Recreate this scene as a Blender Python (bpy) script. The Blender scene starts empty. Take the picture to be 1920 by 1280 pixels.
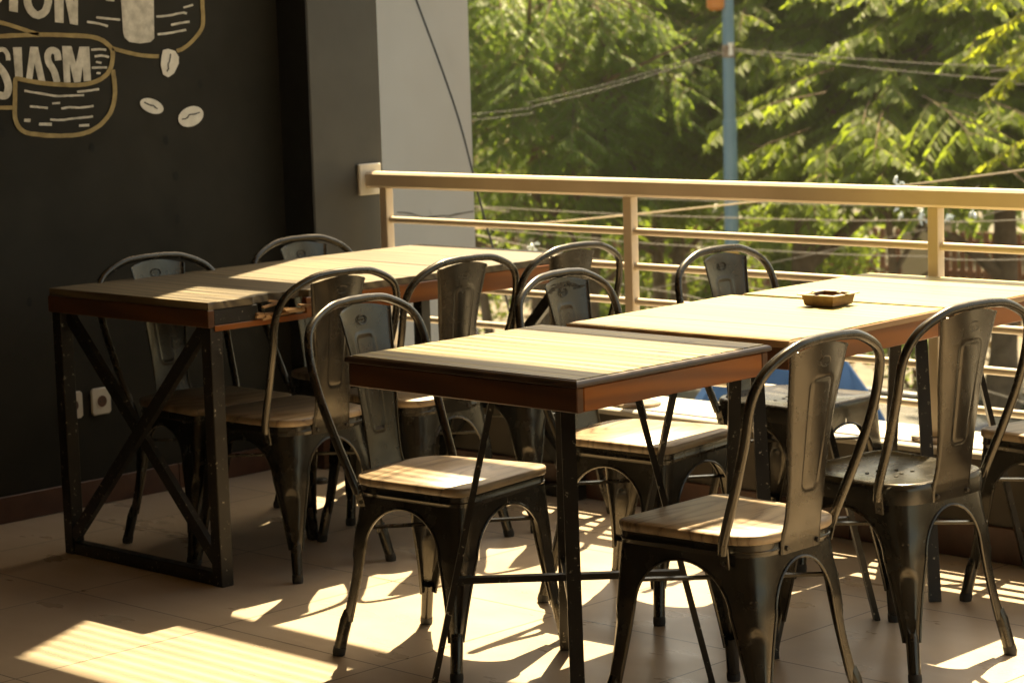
SKY, SUNE, EXPO, WBT, WBI, HAZE = .082, 5.0, 1.95, 10200, 4, .0006
import bpy, math, random, json
import numpy as np
from mathutils import Vector, Matrix
R = math.radians
PI = math.pi
sc = bpy.context.scene
col = sc.collection

# ------------------------------------------------------------------ helpers
class MB:
    """collects geometry; build() links it as ONE mesh object"""
    def __init__(s): s.v = []; s.f = []
    def add(s, vs, fs):
        n = len(s.v); s.v.extend([tuple(map(float, a)) for a in vs]); s.f.extend([tuple(i + n for i in f) for f in fs])
    def box(s, x0, x1, y0, y1, z0, z1, b=0.0):
        if b <= 0:
            vs = [(x, y, z) for z in (z0, z1) for y in (y0, y1) for x in (x0, x1)]
            s.add(vs, [(0,2,3,1),(4,5,7,6),(0,1,5,4),(2,6,7,3),(0,4,6,2),(1,3,7,5)]); return
        # chamfered box
        vs = []; idx = {}
        for sx in (0,1):
            for sy in (0,1):
                for sz in (0,1):
                    X = (x0,x1)[sx]; Y = (y0,y1)[sy]; Z = (z0,z1)[sz]
                    ix = b if sx == 0 else -b; iy = b if sy == 0 else -b; iz = b if sz == 0 else -b
                    for k, p in enumerate(((X, Y+iy, Z+iz), (X+ix, Y, Z+iz), (X+ix, Y+iy, Z))):
                        idx[(sx,sy,sz,k)] = len(vs); vs.append(p)
        I = lambda a,b_,c,k: idx[(a,b_,c,k)]
        fs = []
        for a in (0,1):
            q = [I(a,0,0,0),I(a,1,0,0),I(a,1,1,0),I(a,0,1,0)]; fs.append(q if a else q[::-1])
            q = [I(0,a,0,1),I(1,a,0,1),I(1,a,1,1),I(0,a,1,1)]; fs.append(q[::-1] if a else q)
            q = [I(0,0,a,2),I(1,0,a,2),I(1,1,a,2),I(0,1,a,2)]; fs.append(q if a else q[::-1])
        for a in (0,1):
            for c in (0,1):
                fs.append([I(a,c,0,0),I(a,c,1,0),I(a,c,1,1),I(a,c,0,1)])
                fs.append([I(a,0,c,0),I(a,1,c,0),I(a,1,c,2),I(a,0,c,2)])
                fs.append([I(0,a,c,1),I(1,a,c,1),I(1,a,c,2),I(0,a,c,2)])
        for a in (0,1):
            for c in (0,1):
                for e in (0,1): fs.append([I(a,c,e,0),I(a,c,e,1),I(a,c,e,2)])
        s.add(vs, fs)
    def bar(s, p, q, w, h, up=(0,0,1)):
        """rectangular bar from p to q; w across, h along 'up'"""
        p = Vector(p); q = Vector(q); d = (q-p).normalized(); u = Vector(up)
        a = d.cross(u).normalized(); u = a.cross(d).normalized()
        vs = []
        for c in (p, q):
            for i, j in ((-1,-1),(1,-1),(1,1),(-1,1)): vs.append(c + a*(w/2*i) + u*(h/2*j))
        s.add(vs, [(0,3,2,1),(4,5,6,7),(0,1,5,4),(1,2,6,5),(2,3,7,6),(3,0,4,7)])
    def tube(s, pts, r, n=8, cap=True):
        P = [Vector(p) for p in pts]; m = len(P); rr = r if isinstance(r, (list, tuple)) else [r]*m
        t0 = (P[1]-P[0]).normalized(); ref = Vector((0,0,1)) if abs(t0.z) < .9 else Vector((1,0,0))
        a = t0.cross(ref).normalized(); vs = []
        for i in range(m):
            t = (P[min(i+1,m-1)]-P[max(i-1,0)]).normalized()
            a = (a - t*a.dot(t)).normalized(); b = t.cross(a)
            for k in range(n):
                th = 2*PI*k/n; vs.append(P[i] + (a*math.cos(th)+b*math.sin(th))*rr[i])
        fs = [(i*n+k, i*n+(k+1)%n, (i+1)*n+(k+1)%n, (i+1)*n+k) for i in range(m-1) for k in range(n)]
        if cap: fs += [tuple(range(n))[::-1], tuple(range((m-1)*n, m*n))]
        s.add(vs, fs)
    def prism(s, outline, z0, z1, b=0.0, inset=None):
        """closed outline [(x,y)] extruded with a small chamfer at top and bottom"""
        o = [Vector((x,y,0)) for x,y in outline]; n = len(o)
        def off(d):
            r = []
            for i in range(n):
                e = (o[(i+1)%n]-o[i-1]).normalized(); nm = Vector((e.y,-e.x,0)); r.append(o[i]-nm*d)
            return r
        rings = [(off(b), z0), (o, z0+b), (o, z1-b), (off(b), z1)] if b > 0 else [(o,z0),(o,z1)]
        vs = []; 
        for ring, z in rings: vs += [(p.x,p.y,z) for p in ring]
        fs = [(i*n+k, i*n+(k+1)%n, (i+1)*n+(k+1)%n, (i+1)*n+k) for i in range(len(rings)-1) for k in range(n)]
        fs += [tuple(range(n))[::-1], tuple(range((len(rings)-1)*n, len(rings)*n))]
        s.add(vs, fs)
    def grid(s, rows):
        m = len(rows); n = len(rows[0])
        s.add([p for r in rows for p in r], [(i*n+k, i*n+k+1, (i+1)*n+k+1, (i+1)*n+k) for i in range(m-1) for k in range(n-1)])
    def build(s, name, mat, parent=None, smooth=True, angle=35):
        me = bpy.data.meshes.new(name); me.from_pydata(s.v, [], s.f); me.update()
        if smooth: me.shade_smooth(); me.set_sharp_from_angle(angle=R(angle))
        me.materials.append(mat)
        o = bpy.data.objects.new(name, me); col.objects.link(o)
        if parent is not None: o.parent = parent
        return o

def tag(o, label=None, cat=None, group=None, kind=None):
    if label: o['label'] = label
    if cat: o['category'] = cat
    if group: o['group'] = group
    if kind: o['kind'] = kind
    return o
def empty(name, label, cat, loc=(0,0,0), rz=0.0, group=None):
    o = bpy.data.objects.new(name, None); col.objects.link(o); o.location = loc; o.rotation_euler = (0,0,rz); o.empty_display_size = .1
    return tag(o, label, cat, group)
def copy_tree(o, parent=None):
    c = o.copy(); col.objects.link(c); c.parent = parent
    for ch in list(o.children): copy_tree(ch, c)
    return c

# ------------------------------------------------------------------ materials
def mat(name):
    m = bpy.data.materials.new(name); m.use_nodes = True
    nt = m.node_tree; return m, nt, nt.nodes['Principled BSDF']
def N(nt, t, **kw):
    n = nt.nodes.new(t)
    for k, v in kw.items():
        if k in n.inputs.keys(): n.inputs[k].default_value = v
        else: setattr(n, k, v)
    return n
def ramp(nt, stops):
    r = nt.nodes.new('ShaderNodeValToRGB'); e = r.color_ramp.elements
    while len(e) < len(stops): e.new(.5)
    for i, (p, c) in enumerate(stops): e[i].position = p; e[i].color = (*c, 1)
    return r
def coords(nt, scale=(1,1,1), kind='Object', rnd=0.0):
    tc = N(nt, 'ShaderNodeTexCoord'); mp = N(nt, 'ShaderNodeMapping'); mp.inputs['Scale'].default_value = scale
    nt.links.new(tc.outputs[kind], mp.inputs['Vector'])
    if rnd:
        oi = N(nt, 'ShaderNodeObjectInfo'); ml = N(nt, 'ShaderNodeMath', operation='MULTIPLY'); ml.inputs[1].default_value = rnd
        nt.links.new(oi.outputs['Random'], ml.inputs[0]); nt.links.new(ml.outputs[0], mp.inputs['Location'])
    return mp
def noise(nt, vec, scale, detail=4.0, rough=.55, dist=0.0):
    n = N(nt, 'ShaderNodeTexNoise'); n.inputs['Scale'].default_value = scale; n.inputs['Detail'].default_value = detail
    n.inputs['Roughness'].default_value = rough; n.inputs['Distortion'].default_value = dist
    nt.links.new(vec.outputs[0], n.inputs['Vector']); return n
def mix(nt, fac, a, b):
    m = N(nt, 'ShaderNodeMix', data_type='RGBA')
    for i, v in ((0, fac), (6, a), (7, b)):
        if hasattr(v, 'links') or hasattr(v, 'is_linked'): nt.links.new(v, m.inputs[i])
        else: m.inputs[i].default_value = v if i == 0 else (*v, 1)
    return m.outputs[2]
def bump(nt, bs, h, st=.2, d=.002):
    b = N(nt, 'ShaderNodeBump'); b.inputs['Strength'].default_value = st; b.inputs['Distance'].default_value = d
    nt.links.new(h, b.inputs['Height']); nt.links.new(b.outputs[0], bs.inputs['Normal'])

def painted(name, c1, c2, scale=6, rough=(.35,.55), metal=0.0, spec=.5, chips=None, chip_at=.72, bump_s=.08, rnd=0.0):
    m, nt, bs = mat(name); mp = coords(nt, rnd=rnd)
    n1 = noise(nt, mp, scale, 6, .6); r = ramp(nt, [(.3, c1), (.7, c2)]); nt.links.new(n1.outputs[0], r.inputs[0])
    out = r.outputs[0]
    n2 = noise(nt, mp, scale*3, 5, .6)
    mr = N(nt, 'ShaderNodeMapRange'); mr.inputs[3].default_value = rough[0]; mr.inputs[4].default_value = rough[1]
    mr.inputs[1].default_value = .3; mr.inputs[2].default_value = .7
    nt.links.new(n2.outputs[0], mr.inputs[0]); nt.links.new(mr.outputs[0], bs.inputs['Roughness'])
    if chips:
        n3 = noise(nt, mp, scale*9, 8, .72); cr = ramp(nt, [(chip_at, (0,0,0)), (chip_at+.02, (1,1,1))]); nt.links.new(n3.outputs[0], cr.inputs[0])
        out = mix(nt, cr.outputs[0], out, chips)
    nt.links.new(out, bs.inputs['Base Color']); bs.inputs['Metallic'].default_value = metal; bs.inputs['Specular IOR Level'].default_value = spec
    bump(nt, bs, n2.outputs[0], bump_s, .001)
    return m

def wood(name, dark, light, grain=(2,40,40), rough=.45, rnd=7.0, cracks=False, wave=.42, stops=(.18,.5,.75), seat=False, axis_rings=True, worn=None, knots=0.0, plank=None):
    """grain runs along the axis with the small scale"""
    m, nt, bs = mat(name); mp = coords(nt, grain, rnd=rnd)
    n1 = noise(nt, mp, 1.0, 7, .62, 1.2 if axis_rings else .3)
    w = N(nt, 'ShaderNodeTexWave', wave_type='BANDS', bands_direction='DIAGONAL'); w.inputs['Scale'].default_value = wave; w.inputs['Distortion'].default_value = 9.0
    w.inputs['Detail'].default_value = 3; w.inputs['Detail Scale'].default_value = .6
    nt.links.new(mp.outputs[0], w.inputs['Vector'])
    if seat: w.bands_direction = 'X'; w.inputs['Distortion'].default_value = 16; w.inputs['Detail Scale'].default_value = .22; w.inputs['Detail'].default_value = 2; mp.inputs['Scale'].default_value = (26, 2.6, 5)
    mx = N(nt, 'ShaderNodeMath', operation='MULTIPLY_ADD'); mx.inputs[1].default_value = .45
    nt.links.new(w.outputs['Fac'], mx.inputs[0])
    sc_ = N(nt, 'ShaderNodeMath', operation='MULTIPLY'); sc_.inputs[1].default_value = .6; nt.links.new(n1.outputs[0], sc_.inputs[0])
    nt.links.new(sc_.outputs[0], mx.inputs[2])
    r = ramp(nt, [(stops[0], dark), (stops[1], tuple((a+b)/2 for a,b in zip(dark,light))), (stops[2], light)]); nt.links.new(mx.outputs[0], r.inputs[0])
    out = r.outputs[0]
    mp2 = coords(nt, rnd=rnd)
    if worn:
        n2 = noise(nt, mp2, 5, 5, .6); wr = ramp(nt, [(.42,(0,0,0)),(.66,(1,1,1))]); nt.links.new(n2.outputs[0], wr.inputs[0])
        ml = N(nt, 'ShaderNodeMath', operation='MULTIPLY'); ml.inputs[1].default_value = .6; nt.links.new(wr.outputs[0], ml.inputs[0])
        out = mix(nt, ml.outputs[0], out, worn)
    h = mx.outputs[0]
    if cracks:
        mp3 = coords(nt, tuple(g*s for g, s in zip(grain, (.9, .55, .55))), rnd=rnd)
        n3 = noise(nt, mp3, 1.6, 3, .5, .4); cr = ramp(nt, [(.300,(1,1,1)),(.318,(0,0,0))]); nt.links.new(n3.outputs[0], cr.inputs[0])
        out = mix(nt, cr.outputs[0], out, tuple(c*.22 for c in dark))
        sb = N(nt, 'ShaderNodeMath', operation='SUBTRACT'); nt.links.new(h, sb.inputs[0]); nt.links.new(cr.outputs[0], sb.inputs[1]); h = sb.outputs[0]
    if plank:   # brightness differs from plank to plank
        ax, off, pw = plank
        tc = N(nt, 'ShaderNodeTexCoord'); sp = N(nt, 'ShaderNodeSeparateXYZ'); nt.links.new(tc.outputs['Object'], sp.inputs[0])
        a = N(nt, 'ShaderNodeMath', operation='SUBTRACT'); a.inputs[1].default_value = off; nt.links.new(sp.outputs[ax], a.inputs[0])
        d = N(nt, 'ShaderNodeMath', operation='DIVIDE'); d.inputs[1].default_value = pw; nt.links.new(a.outputs[0], d.inputs[0])
        fl = N(nt, 'ShaderNodeMath', operation='FLOOR'); nt.links.new(d.outputs[0], fl.inputs[0])
        wn = N(nt, 'ShaderNodeTexWhiteNoise', noise_dimensions='1D'); nt.links.new(fl.outputs[0], wn.inputs['W'])
        mr = N(nt, 'ShaderNodeMapRange'); mr.inputs[3].default_value = .78; mr.inputs[4].default_value = 1.12; nt.links.new(wn.outputs[0], mr.inputs[0])
        hs = N(nt, 'ShaderNodeHueSaturation'); nt.links.new(mr.outputs[0], hs.inputs['Value']); nt.links.new(out, hs.inputs['Color']); out = hs.outputs[0]
    nt.links.new(out, bs.inputs['Base Color']); bs.inputs['Roughness'].default_value = rough
    bump(nt, bs, h, .25, .0012)
    return m

M = {}
M['steel'] = painted('gunmetal_paint', (.054,.049,.042), (.082,.076,.066), 8, (.20,.30), .88, chips=(.12,.10,.078), chip_at=.75, bump_s=0, rnd=5)
M['steel_back'] = M['steel']
M['bolt'] = painted('bolt_steel', (.06,.055,.05), (.10,.095,.09), 40, (.3,.4), .8)
M['rubber'] = painted('black_rubber', (.018,.017,.016), (.03,.028,.026), 30, (.6,.8))
M['black_steel'] = painted('black_table_steel', (.012,.010,.008), (.024,.020,.016), 8, (.28,.5), .25, chips=(.40,.37,.30), chip_at=.625)
def seat_wood():
    m, nt, bs = mat('elm_seat'); mp = coords(nt, (6.2, 1.25, 2.4), rnd=11)
    n1 = noise(nt, mp, 1.0, 1.5, .45, .35)
    ml = N(nt, 'ShaderNodeMath', operation='MULTIPLY'); ml.inputs[1].default_value = 15; nt.links.new(n1.outputs[0], ml.inputs[0])
    fr = N(nt, 'ShaderNodeMath', operation='FRACT'); nt.links.new(ml.outputs[0], fr.inputs[0])
    mp2 = coords(nt, (150, 7, 60), rnd=11); n2 = noise(nt, mp2, 1, 4, .6)
    ad = N(nt, 'ShaderNodeMath', operation='MULTIPLY_ADD'); ad.inputs[1].default_value = .42; nt.links.new(n2.outputs[0], ad.inputs[0])
    s2 = N(nt, 'ShaderNodeMath', operation='MULTIPLY'); s2.inputs[1].default_value = .62; nt.links.new(fr.outputs[0], s2.inputs[0]); nt.links.new(s2.outputs[0], ad.inputs[2])
    r = ramp(nt, [(.17,(.065,.040,.024)),(.30,(.255,.185,.118)),(.62,(.34,.26,.175)),(.82,(.19,.132,.082))]); nt.links.new(ad.outputs[0], r.inputs[0])
    mp3 = coords(nt, rnd=11); n3 = noise(nt, mp3, 7, 5, .6); r3 = ramp(nt, [(.35,(.72,.70,.68)),(.65,(1.08,1.06,1.04))]); nt.links.new(n3.outputs[0], r3.inputs[0])
    mm = N(nt, 'ShaderNodeMix', data_type='RGBA', blend_type='MULTIPLY'); mm.inputs[0].default_value = 1; nt.links.new(r.outputs[0], mm.inputs[6]); nt.links.new(r3.outputs[0], mm.inputs[7])
    nt.links.new(mm.outputs[2], bs.inputs['Base Color']); bs.inputs['Roughness'].default_value = .40
    bump(nt, bs, ad.outputs[0], .2, .0008); return m
M['seat_wood'] = seat_wood()
M['apron'] = wood('varnished_apron', (.135,.034,.004), (.26,.076,.009), (22,2.4,30), .33, 5)
M['apron_end'] = wood('dark_apron', (.055,.020,.008), (.105,.040,.014), (2.4,22,30), .34, 5)
M['trim'] = wood('dark_trim', (.045,.030,.022), (.085,.058,.042), (10,3,30), .3, 5)
M['splinter'] = wood('raw_splintered_wood', (.16,.075,.03), (.45,.27,.13), (60,8,60), .8, 3)

def floor_mat():
    m, nt, bs = mat('floor_tile'); mp = coords(nt)
    sp = N(nt, 'ShaderNodeSeparateXYZ'); nt.links.new(mp.outputs[0], sp.inputs[0])
    def edge(o, off):
        a = N(nt, 'ShaderNodeMath', operation='ADD'); a.inputs[1].default_value = off; nt.links.new(sp.outputs[o], a.inputs[0])
        d = N(nt, 'ShaderNodeMath', operation='DIVIDE'); d.inputs[1].default_value = .585; nt.links.new(a.outputs[0], d.inputs[0])
        f = N(nt, 'ShaderNodeMath', operation='FRACT'); nt.links.new(d.outputs[0], f.inputs[0])
        s = N(nt, 'ShaderNodeMath', operation='SUBTRACT'); s.inputs[1].default_value = .5; nt.links.new(f.outputs[0], s.inputs[0])
        b = N(nt, 'ShaderNodeMath', operation='ABSOLUTE'); nt.links.new(s.outputs[0], b.inputs[0])
        fl = N(nt, 'ShaderNodeMath', operation='FLOOR'); nt.links.new(d.outputs[0], fl.inputs[0])
        return b.outputs[0], fl.outputs[0]
    (ex, ix), (ey, iy) = edge(0, 4.38), edge(1, -3.455)
    mx = N(nt, 'ShaderNodeMath', operation='MAXIMUM'); nt.links.new(ex, mx.inputs[0]); nt.links.new(ey, mx.inputs[1])
    gr = N(nt, 'ShaderNodeMath', operation='GREATER_THAN'); gr.inputs[1].default_value = .4966; nt.links.new(mx.outputs[0], gr.inputs[0])
    n1 = noise(nt, mp, 2.2, 7, .6); r = ramp(nt, [(.3,(.42,.335,.25)),(.55,(.47,.385,.295)),(.75,(.51,.425,.335))]); nt.links.new(n1.outputs[0], r.inputs[0])
    cx = N(nt, 'ShaderNodeCombineXYZ'); nt.links.new(ix, cx.inputs[0]); nt.links.new(iy, cx.inputs[1])
    wn = N(nt, 'ShaderNodeTexWhiteNoise', noise_dimensions='3D'); nt.links.new(cx.outputs[0], wn.inputs[0])
    mr = N(nt, 'ShaderNodeMapRange'); mr.inputs[3].default_value = .9; mr.inputs[4].default_value = 1.06; nt.links.new(wn.outputs[0], mr.inputs[0])
    hs = N(nt, 'ShaderNodeHueSaturation'); nt.links.new(r.outputs[0], hs.inputs['Color']); nt.links.new(mr.outputs[0], hs.inputs['Value'])
    # scuffs and dirt specks
    mps = coords(nt, (1,2.2,1)); n2 = noise(nt, mps, 3.2, 6, .55); r2 = ramp(nt, [(.30,(0,0,0)),(.85,(1,1,1))]); nt.links.new(n2.outputs[0], r2.inputs[0])
    sc2 = N(nt, 'ShaderNodeMath', operation='MULTIPLY'); sc2.inputs[1].default_value = .22; nt.links.new(r2.outputs[0], sc2.inputs[0])
    c = mix(nt, sc2.outputs[0], hs.outputs[0], (.24,.18,.125))
    n3 = noise(nt, mp, 55, 2, .5); r3 = ramp(nt, [(.985,(0,0,0)),(1.0,(1,1,1))]); nt.links.new(n3.outputs[0], r3.inputs[0])
    c = mix(nt, r3.outputs[0], c, (.09,.07,.05))
    c = mix(nt, gr.outputs[0], c, (.040,.030,.020))
    nt.links.new(c, bs.inputs['Base Color'])
    mr2 = N(nt, 'ShaderNodeMapRange'); mr2.inputs[1].default_value=.3; mr2.inputs[2].default_value=.75; mr2.inputs[3].default_value = .24; mr2.inputs[4].default_value = .42
    nt.links.new(n2.outputs[0], mr2.inputs[0]); nt.links.new(mr2.outputs[0], bs.inputs['Roughness'])
    sb = N(nt, 'ShaderNodeMath', operation='MULTIPLY_ADD'); sb.inputs[1].default_value = -1.0; nt.links.new(gr.outputs[0], sb.inputs[0])
    s3 = N(nt, 'ShaderNodeMath', operation='MULTIPLY'); s3.inputs[1].default_value = .05; nt.links.new(n2.outputs[0], s3.inputs[0]); nt.links.new(s3.outputs[0], sb.inputs[2])
    bump(nt, bs, sb.outputs[0], .3, .001)
    return m
M['floor'] = floor_mat()
M['dark_wall'] = painted('charcoal_wall_paint', (.0105,.0094,.0058), (.0270,.0238,.0160), 1.7, (.5,.7), bump_s=.12, spec=.18)
M['side_shade'] = painted('painted_pillar_shade', (.004,.0035,.003), (.007,.006,.005), 4, (.5,.7))  # shade on the pillar's room-facing side, painted in as near-black
M['pillar'] = painted('grey_pillar_paint', (.034,.031,.024), (.054,.050,.041), 2.6, (.4,.6), bump_s=.1)
M['light_wall'] = painted('pale_grey_render', (.76,.67,.555), (.85,.765,.65), 1.6, (.6,.8), bump_s=.25)
M['crack'] = painted('crack_stain', (.16,.12,.09), (.22,.17,.13), 20, (.8,.9))
M['red_tile'] = painted('oxblood_skirting_tile', (.055,.018,.010), (.105,.042,.022), 14, (.3,.5))
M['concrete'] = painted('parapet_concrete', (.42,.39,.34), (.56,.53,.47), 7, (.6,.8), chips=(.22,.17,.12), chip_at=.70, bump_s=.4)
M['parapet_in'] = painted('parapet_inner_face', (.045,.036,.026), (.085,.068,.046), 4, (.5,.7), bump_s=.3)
M['cream'] = painted('cream_railing_paint', (.62,.52,.40), (.70,.60,.475), 5, (.32,.5), chips=(.16,.10,.06), chip_at=.69)
M['rust'] = painted('rusty_plate', (.13,.07,.035), (.38,.30,.22), 30, (.6,.9), bump_s=.5)
M['letter_paint'] = painted('chalky_white_lettering', (.40,.375,.31), (.78,.74,.64), 26, (.6,.8))
M['bean_paint'] = painted('white_bean_paint', (.66,.63,.55), (.85,.82,.73), 26, (.6,.8))
M['gold_paint'] = painted('ochre_line_paint', (.24,.17,.065), (.46,.345,.15), 26, (.6,.8))
M['plastic'] = painted('aged_white_plastic', (.50,.46,.38), (.62,.58,.49), 12, (.3,.45), chips=(.30,.24,.16), chip_at=.70)
M['black'] = painted('black_plastic', (.010,.009,.008), (.016,.015,.013), 10, (.3,.5))
M['ceiling'] = painted('ceiling_paint', (.34,.245,.15), (.40,.29,.185), 2, (.7,.9))
M['back_wall'] = painted('back_wall_paint', (.24,.165,.095), (.30,.21,.125), 2, (.7,.9))
M['slat'] = painted('pergola_slat', (.16,.11,.06), (.22,.15,.09), 5, (.5,.7))
M['cable'] = painted('black_cable', (.02,.018,.016), (.035,.032,.028), 20, (.5,.7))
M['pale_cable'] = painted('weathered_pale_cable', (.34,.28,.20), (.46,.39,.29), 20, (.5,.7))
M['grey_cable'] = painted('grey_cable', (.16,.14,.115), (.24,.215,.18), 20, (.5,.7))
M['ashtray'] = painted('copper_brown_ashtray', (.085,.042,.020), (.19,.10,.05), 30, (.35,.6), .25, bump_s=.3)
M['ash_rim'] = painted('ashtray_rim', (.45,.38,.28), (.55,.47,.36), 30, (.35,.5), .2)

M['edge'] = wood('pale_edge', (.28,.16,.08), (.45,.31,.18), (12,3,30), .4, 5)
M['brown_strip'] = wood('brown_inlay', (.17,.085,.045), (.28,.155,.09), (2.2,34,34), .45, 5)

M['spot'] = painted('touch_up_paint', (.006,.0055,.004), (.011,.010,.007), 20, (.5,.7), spec=.2)

# ------------------------------------------------------------------ chair
SZ = .423                      # seat height
HD, HWF, HWB = .170, .172, .150
CORN = [Vector((HD, -HWF, 0)), Vector((HD, HWF, 0)), Vector((-HD, HWB, 0)), Vector((-HD, -HWB, 0))]   # ccw from front right
FEET = [Vector((.178, -.220, 0)), Vector((.178, .220, 0)), Vector((-.215, .170, 0)), Vector((-.215, -.170, 0))]
RAD = [.045, .045, .085, .085]
def outline(off=0.0, n=9):
    pts = []
    c = sum(CORN, Vector())/4
    P = [p + Vector((off*(1 if p.x > 0 else -1), off*(1 if p.y > 0 else -1), 0)) for p in CORN]
    for i in range(4):
        a = (P[i-1]-P[i]).normalized(); b = (P[(i+1) % 4]-P[i]).normalized(); r = RAD[i]+off*.5
        for k in range(n):
            t = k/(n-1); q = P[i]+a*r*(1-t)**2+b*r*t**2
            pts.append((q.x, q.y))
    return pts
ZA, ZT = .362, .379            # arch apex, top of the leg sheet
def leg_mesh(i):
    mb = MB()
    ci, fi = CORN[i], FEET[i]
    pa, pb = CORN[i-1], CORN[(i+1) % 4]
    z0 = .262; zb = .082; w0 = .062
    zs = [ZT, ZA+.006] + [ZA-(ZA-z0)*(1-math.cos(PI/2*k/13)) for k in range(0, 14)] + [z0-(z0-zb)*k/26 for k in range(1, 27)]
    # resample so that arch rows are dense near the apex
    rows = []; ea = []; eb = []
    for z in zs:
        t = (ZT-z)/ZT
        tt = t + .10*math.sin(PI*min(1, t*1.15))*-.5
        C = ci.lerp(fi, tt); C.z = z
        da = (pa-ci); La = da.length/2; da = da.normalized(); db = (pb-ci); Lb = db.length/2; db = db.normalized()
        def w(L):
            L2 = L + (C-ci).xy.length*.55
            if z >= ZA: return L2
            if z >= z0: return L2-(L2-w0)*math.sqrt(max(0, 1-((z-z0)/(ZA-z0))**2))
            u = (z-zb)/(z0-zb); return .035+(w0-.035)*u**1.1
        wa, wb = w(La), w(Lb)
        k = min(1, max(0, (z-.08)/.3)); r = .016+(RAD[i]-.016)*k**.8
        r = min(r, wa*.92, wb*.92)
        # below the arch the flanges close up a little, so the leg reads as a V channel
        close = .50*(1-min(1, max(0, (z-zb)/(z0-zb))))
        A = (da+db*close*.6).normalized(); B = (db+da*close*.6).normalized()
        row = []
        nA = 9
        for q in range(nA): row.append(C+A*(wa-(wa-r)*q/nA))
        for q in range(11):
            s = q/10; p = C+A*r*(1-s)**2+B*r*s**2
            # long pressed flute on the outer corner
            if zb+.004 < z < .235:
                hw = .24; d = abs(s-.5)/hw
                top = min(1, (.235-z)/.022); bot = min(1, (z-zb-.004)/.02)
                lim = .95*math.sqrt(max(0, 1-(1-top)**2)) * bot**.5
                f = max(0, min(1, (lim-d)/.22)); p = p+(A+B).normalized()*.0046*f
            row.append(p)
        for q in range(1, nA+1): row.append(C+B*(r+(wb-r)*q/nA))
        row = [Vector((p.x, p.y, z)) for p in row]
        rows.append(row)
        if z <= ZA+1e-6: ea.append(row[0].copy()); eb.append(row[-1].copy())
    mb.grid(rows)
    mb.tube(ea, .0034, 6); mb.tube(eb, .0034, 6)
    # round lower tube with a small step
    k = min(range(len(zs)), key=lambda q: abs(zs[q]-.104)); rw = rows[k]; top = (rw[0]+rw[-1]+rw[14]*2)/4
    rw = rows[-1]; low = (rw[0]+rw[-1]+rw[14]*2)/4
    ft = low+(low-top)*((.082-.006)/(.104-.082))*.75; ft.z = .006
    mb.tube([top, low, ft], [.0125, .0145, .0138], 14)
    cap = MB(); u = (low-ft).normalized(); cap.tube([ft+u*.014, ft+u*.002, Vector((ft.x, ft.y, 0))], [.0148, .0152, .0140], 14)
    return mb, cap
def catmull(P, n=6):
    P = [Vector(p) for p in P]; Q = []
    E_ = [P[0]*2-P[1]]+P+[P[-1]*2-P[-2]]
    for k in range(len(P)-1):
        a, b, c, d = E_[k:k+4]
        for j in range(n):
            s = j/n; Q.append(.5*((2*b)+(-a+c)*s+(2*a-5*b+4*c-d)*s*s+(-a+3*b-3*c+d)*s**3))
    Q.append(P[-1]); return Q
HOOP_HALF = [(-.118,.180,.392),(-.128,.186,.425),(-.165,.197,.52),(-.199,.207,.62),(-.219,.209,.706),(-.236,.181,.763),(-.246,.105,.799),(-.248,.035,.8075)]
def splat_rows():
    prof = [(-.1735,.376,.063),(-.1745,.398,.063),(-.1765,.415,.061),(-.1805,.432,.0585),(-.1855,.452,.057),(-.1905,.475,.0575),(-.2005,.530,.060),(-.2125,.600,.067),(-.2250,.680,.076),(-.2375,.755,.086),(-.2440,.797,.0925)]
    nz, ny = 96, 44; rows = []
    L = [0]
    for a, b in zip(prof, prof[1:]): L.append(L[-1]+math.dist(a[:2], b[:2]))
    for i in range(nz+1):
        s = L[-1]*i/nz; k = max(j for j in range(len(prof)-1) if L[j] <= s+1e-9); t = (s-L[k])/(L[k+1]-L[k])
        x, z, hw = [prof[k][c]+(prof[k+1][c]-prof[k][c])*t for c in range(3)]
        curve = .016*max(0, min(1, (z-.43)/.2))
        row = []
        for j in range(ny+1):
            u = -1+2*j/ny; y = u*hw
            # pressed outline of a long panel, rounded at its top
            pw = .022+.010*max(0, min(1, (z-.50)/.2)); rr = .013
            qx = max(abs(y)-(pw-rr), 0); zc = .615; hh = .112
            qz = max(abs(z-zc)-(hh-rr), 0)
            sd = math.hypot(qx, qz)-rr if (qx > 0 or qz > 0) else max(abs(y)-pw, abs(z-zc)-hh)
            e = .0020*math.exp(-(sd/.0030)**2)
            # rolled lip along both sides
            lip = .0035*max(0, (abs(u)-.93)/.07)**2
            zz = z
            if i == nz: zz = z-.006*u*u
            row.append((x+curve*u*u+e-lip*0+lip, y, zz-.010*u*u*max(0, (z-.7)/.1)))
        rows.append(row)
    return rows
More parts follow.
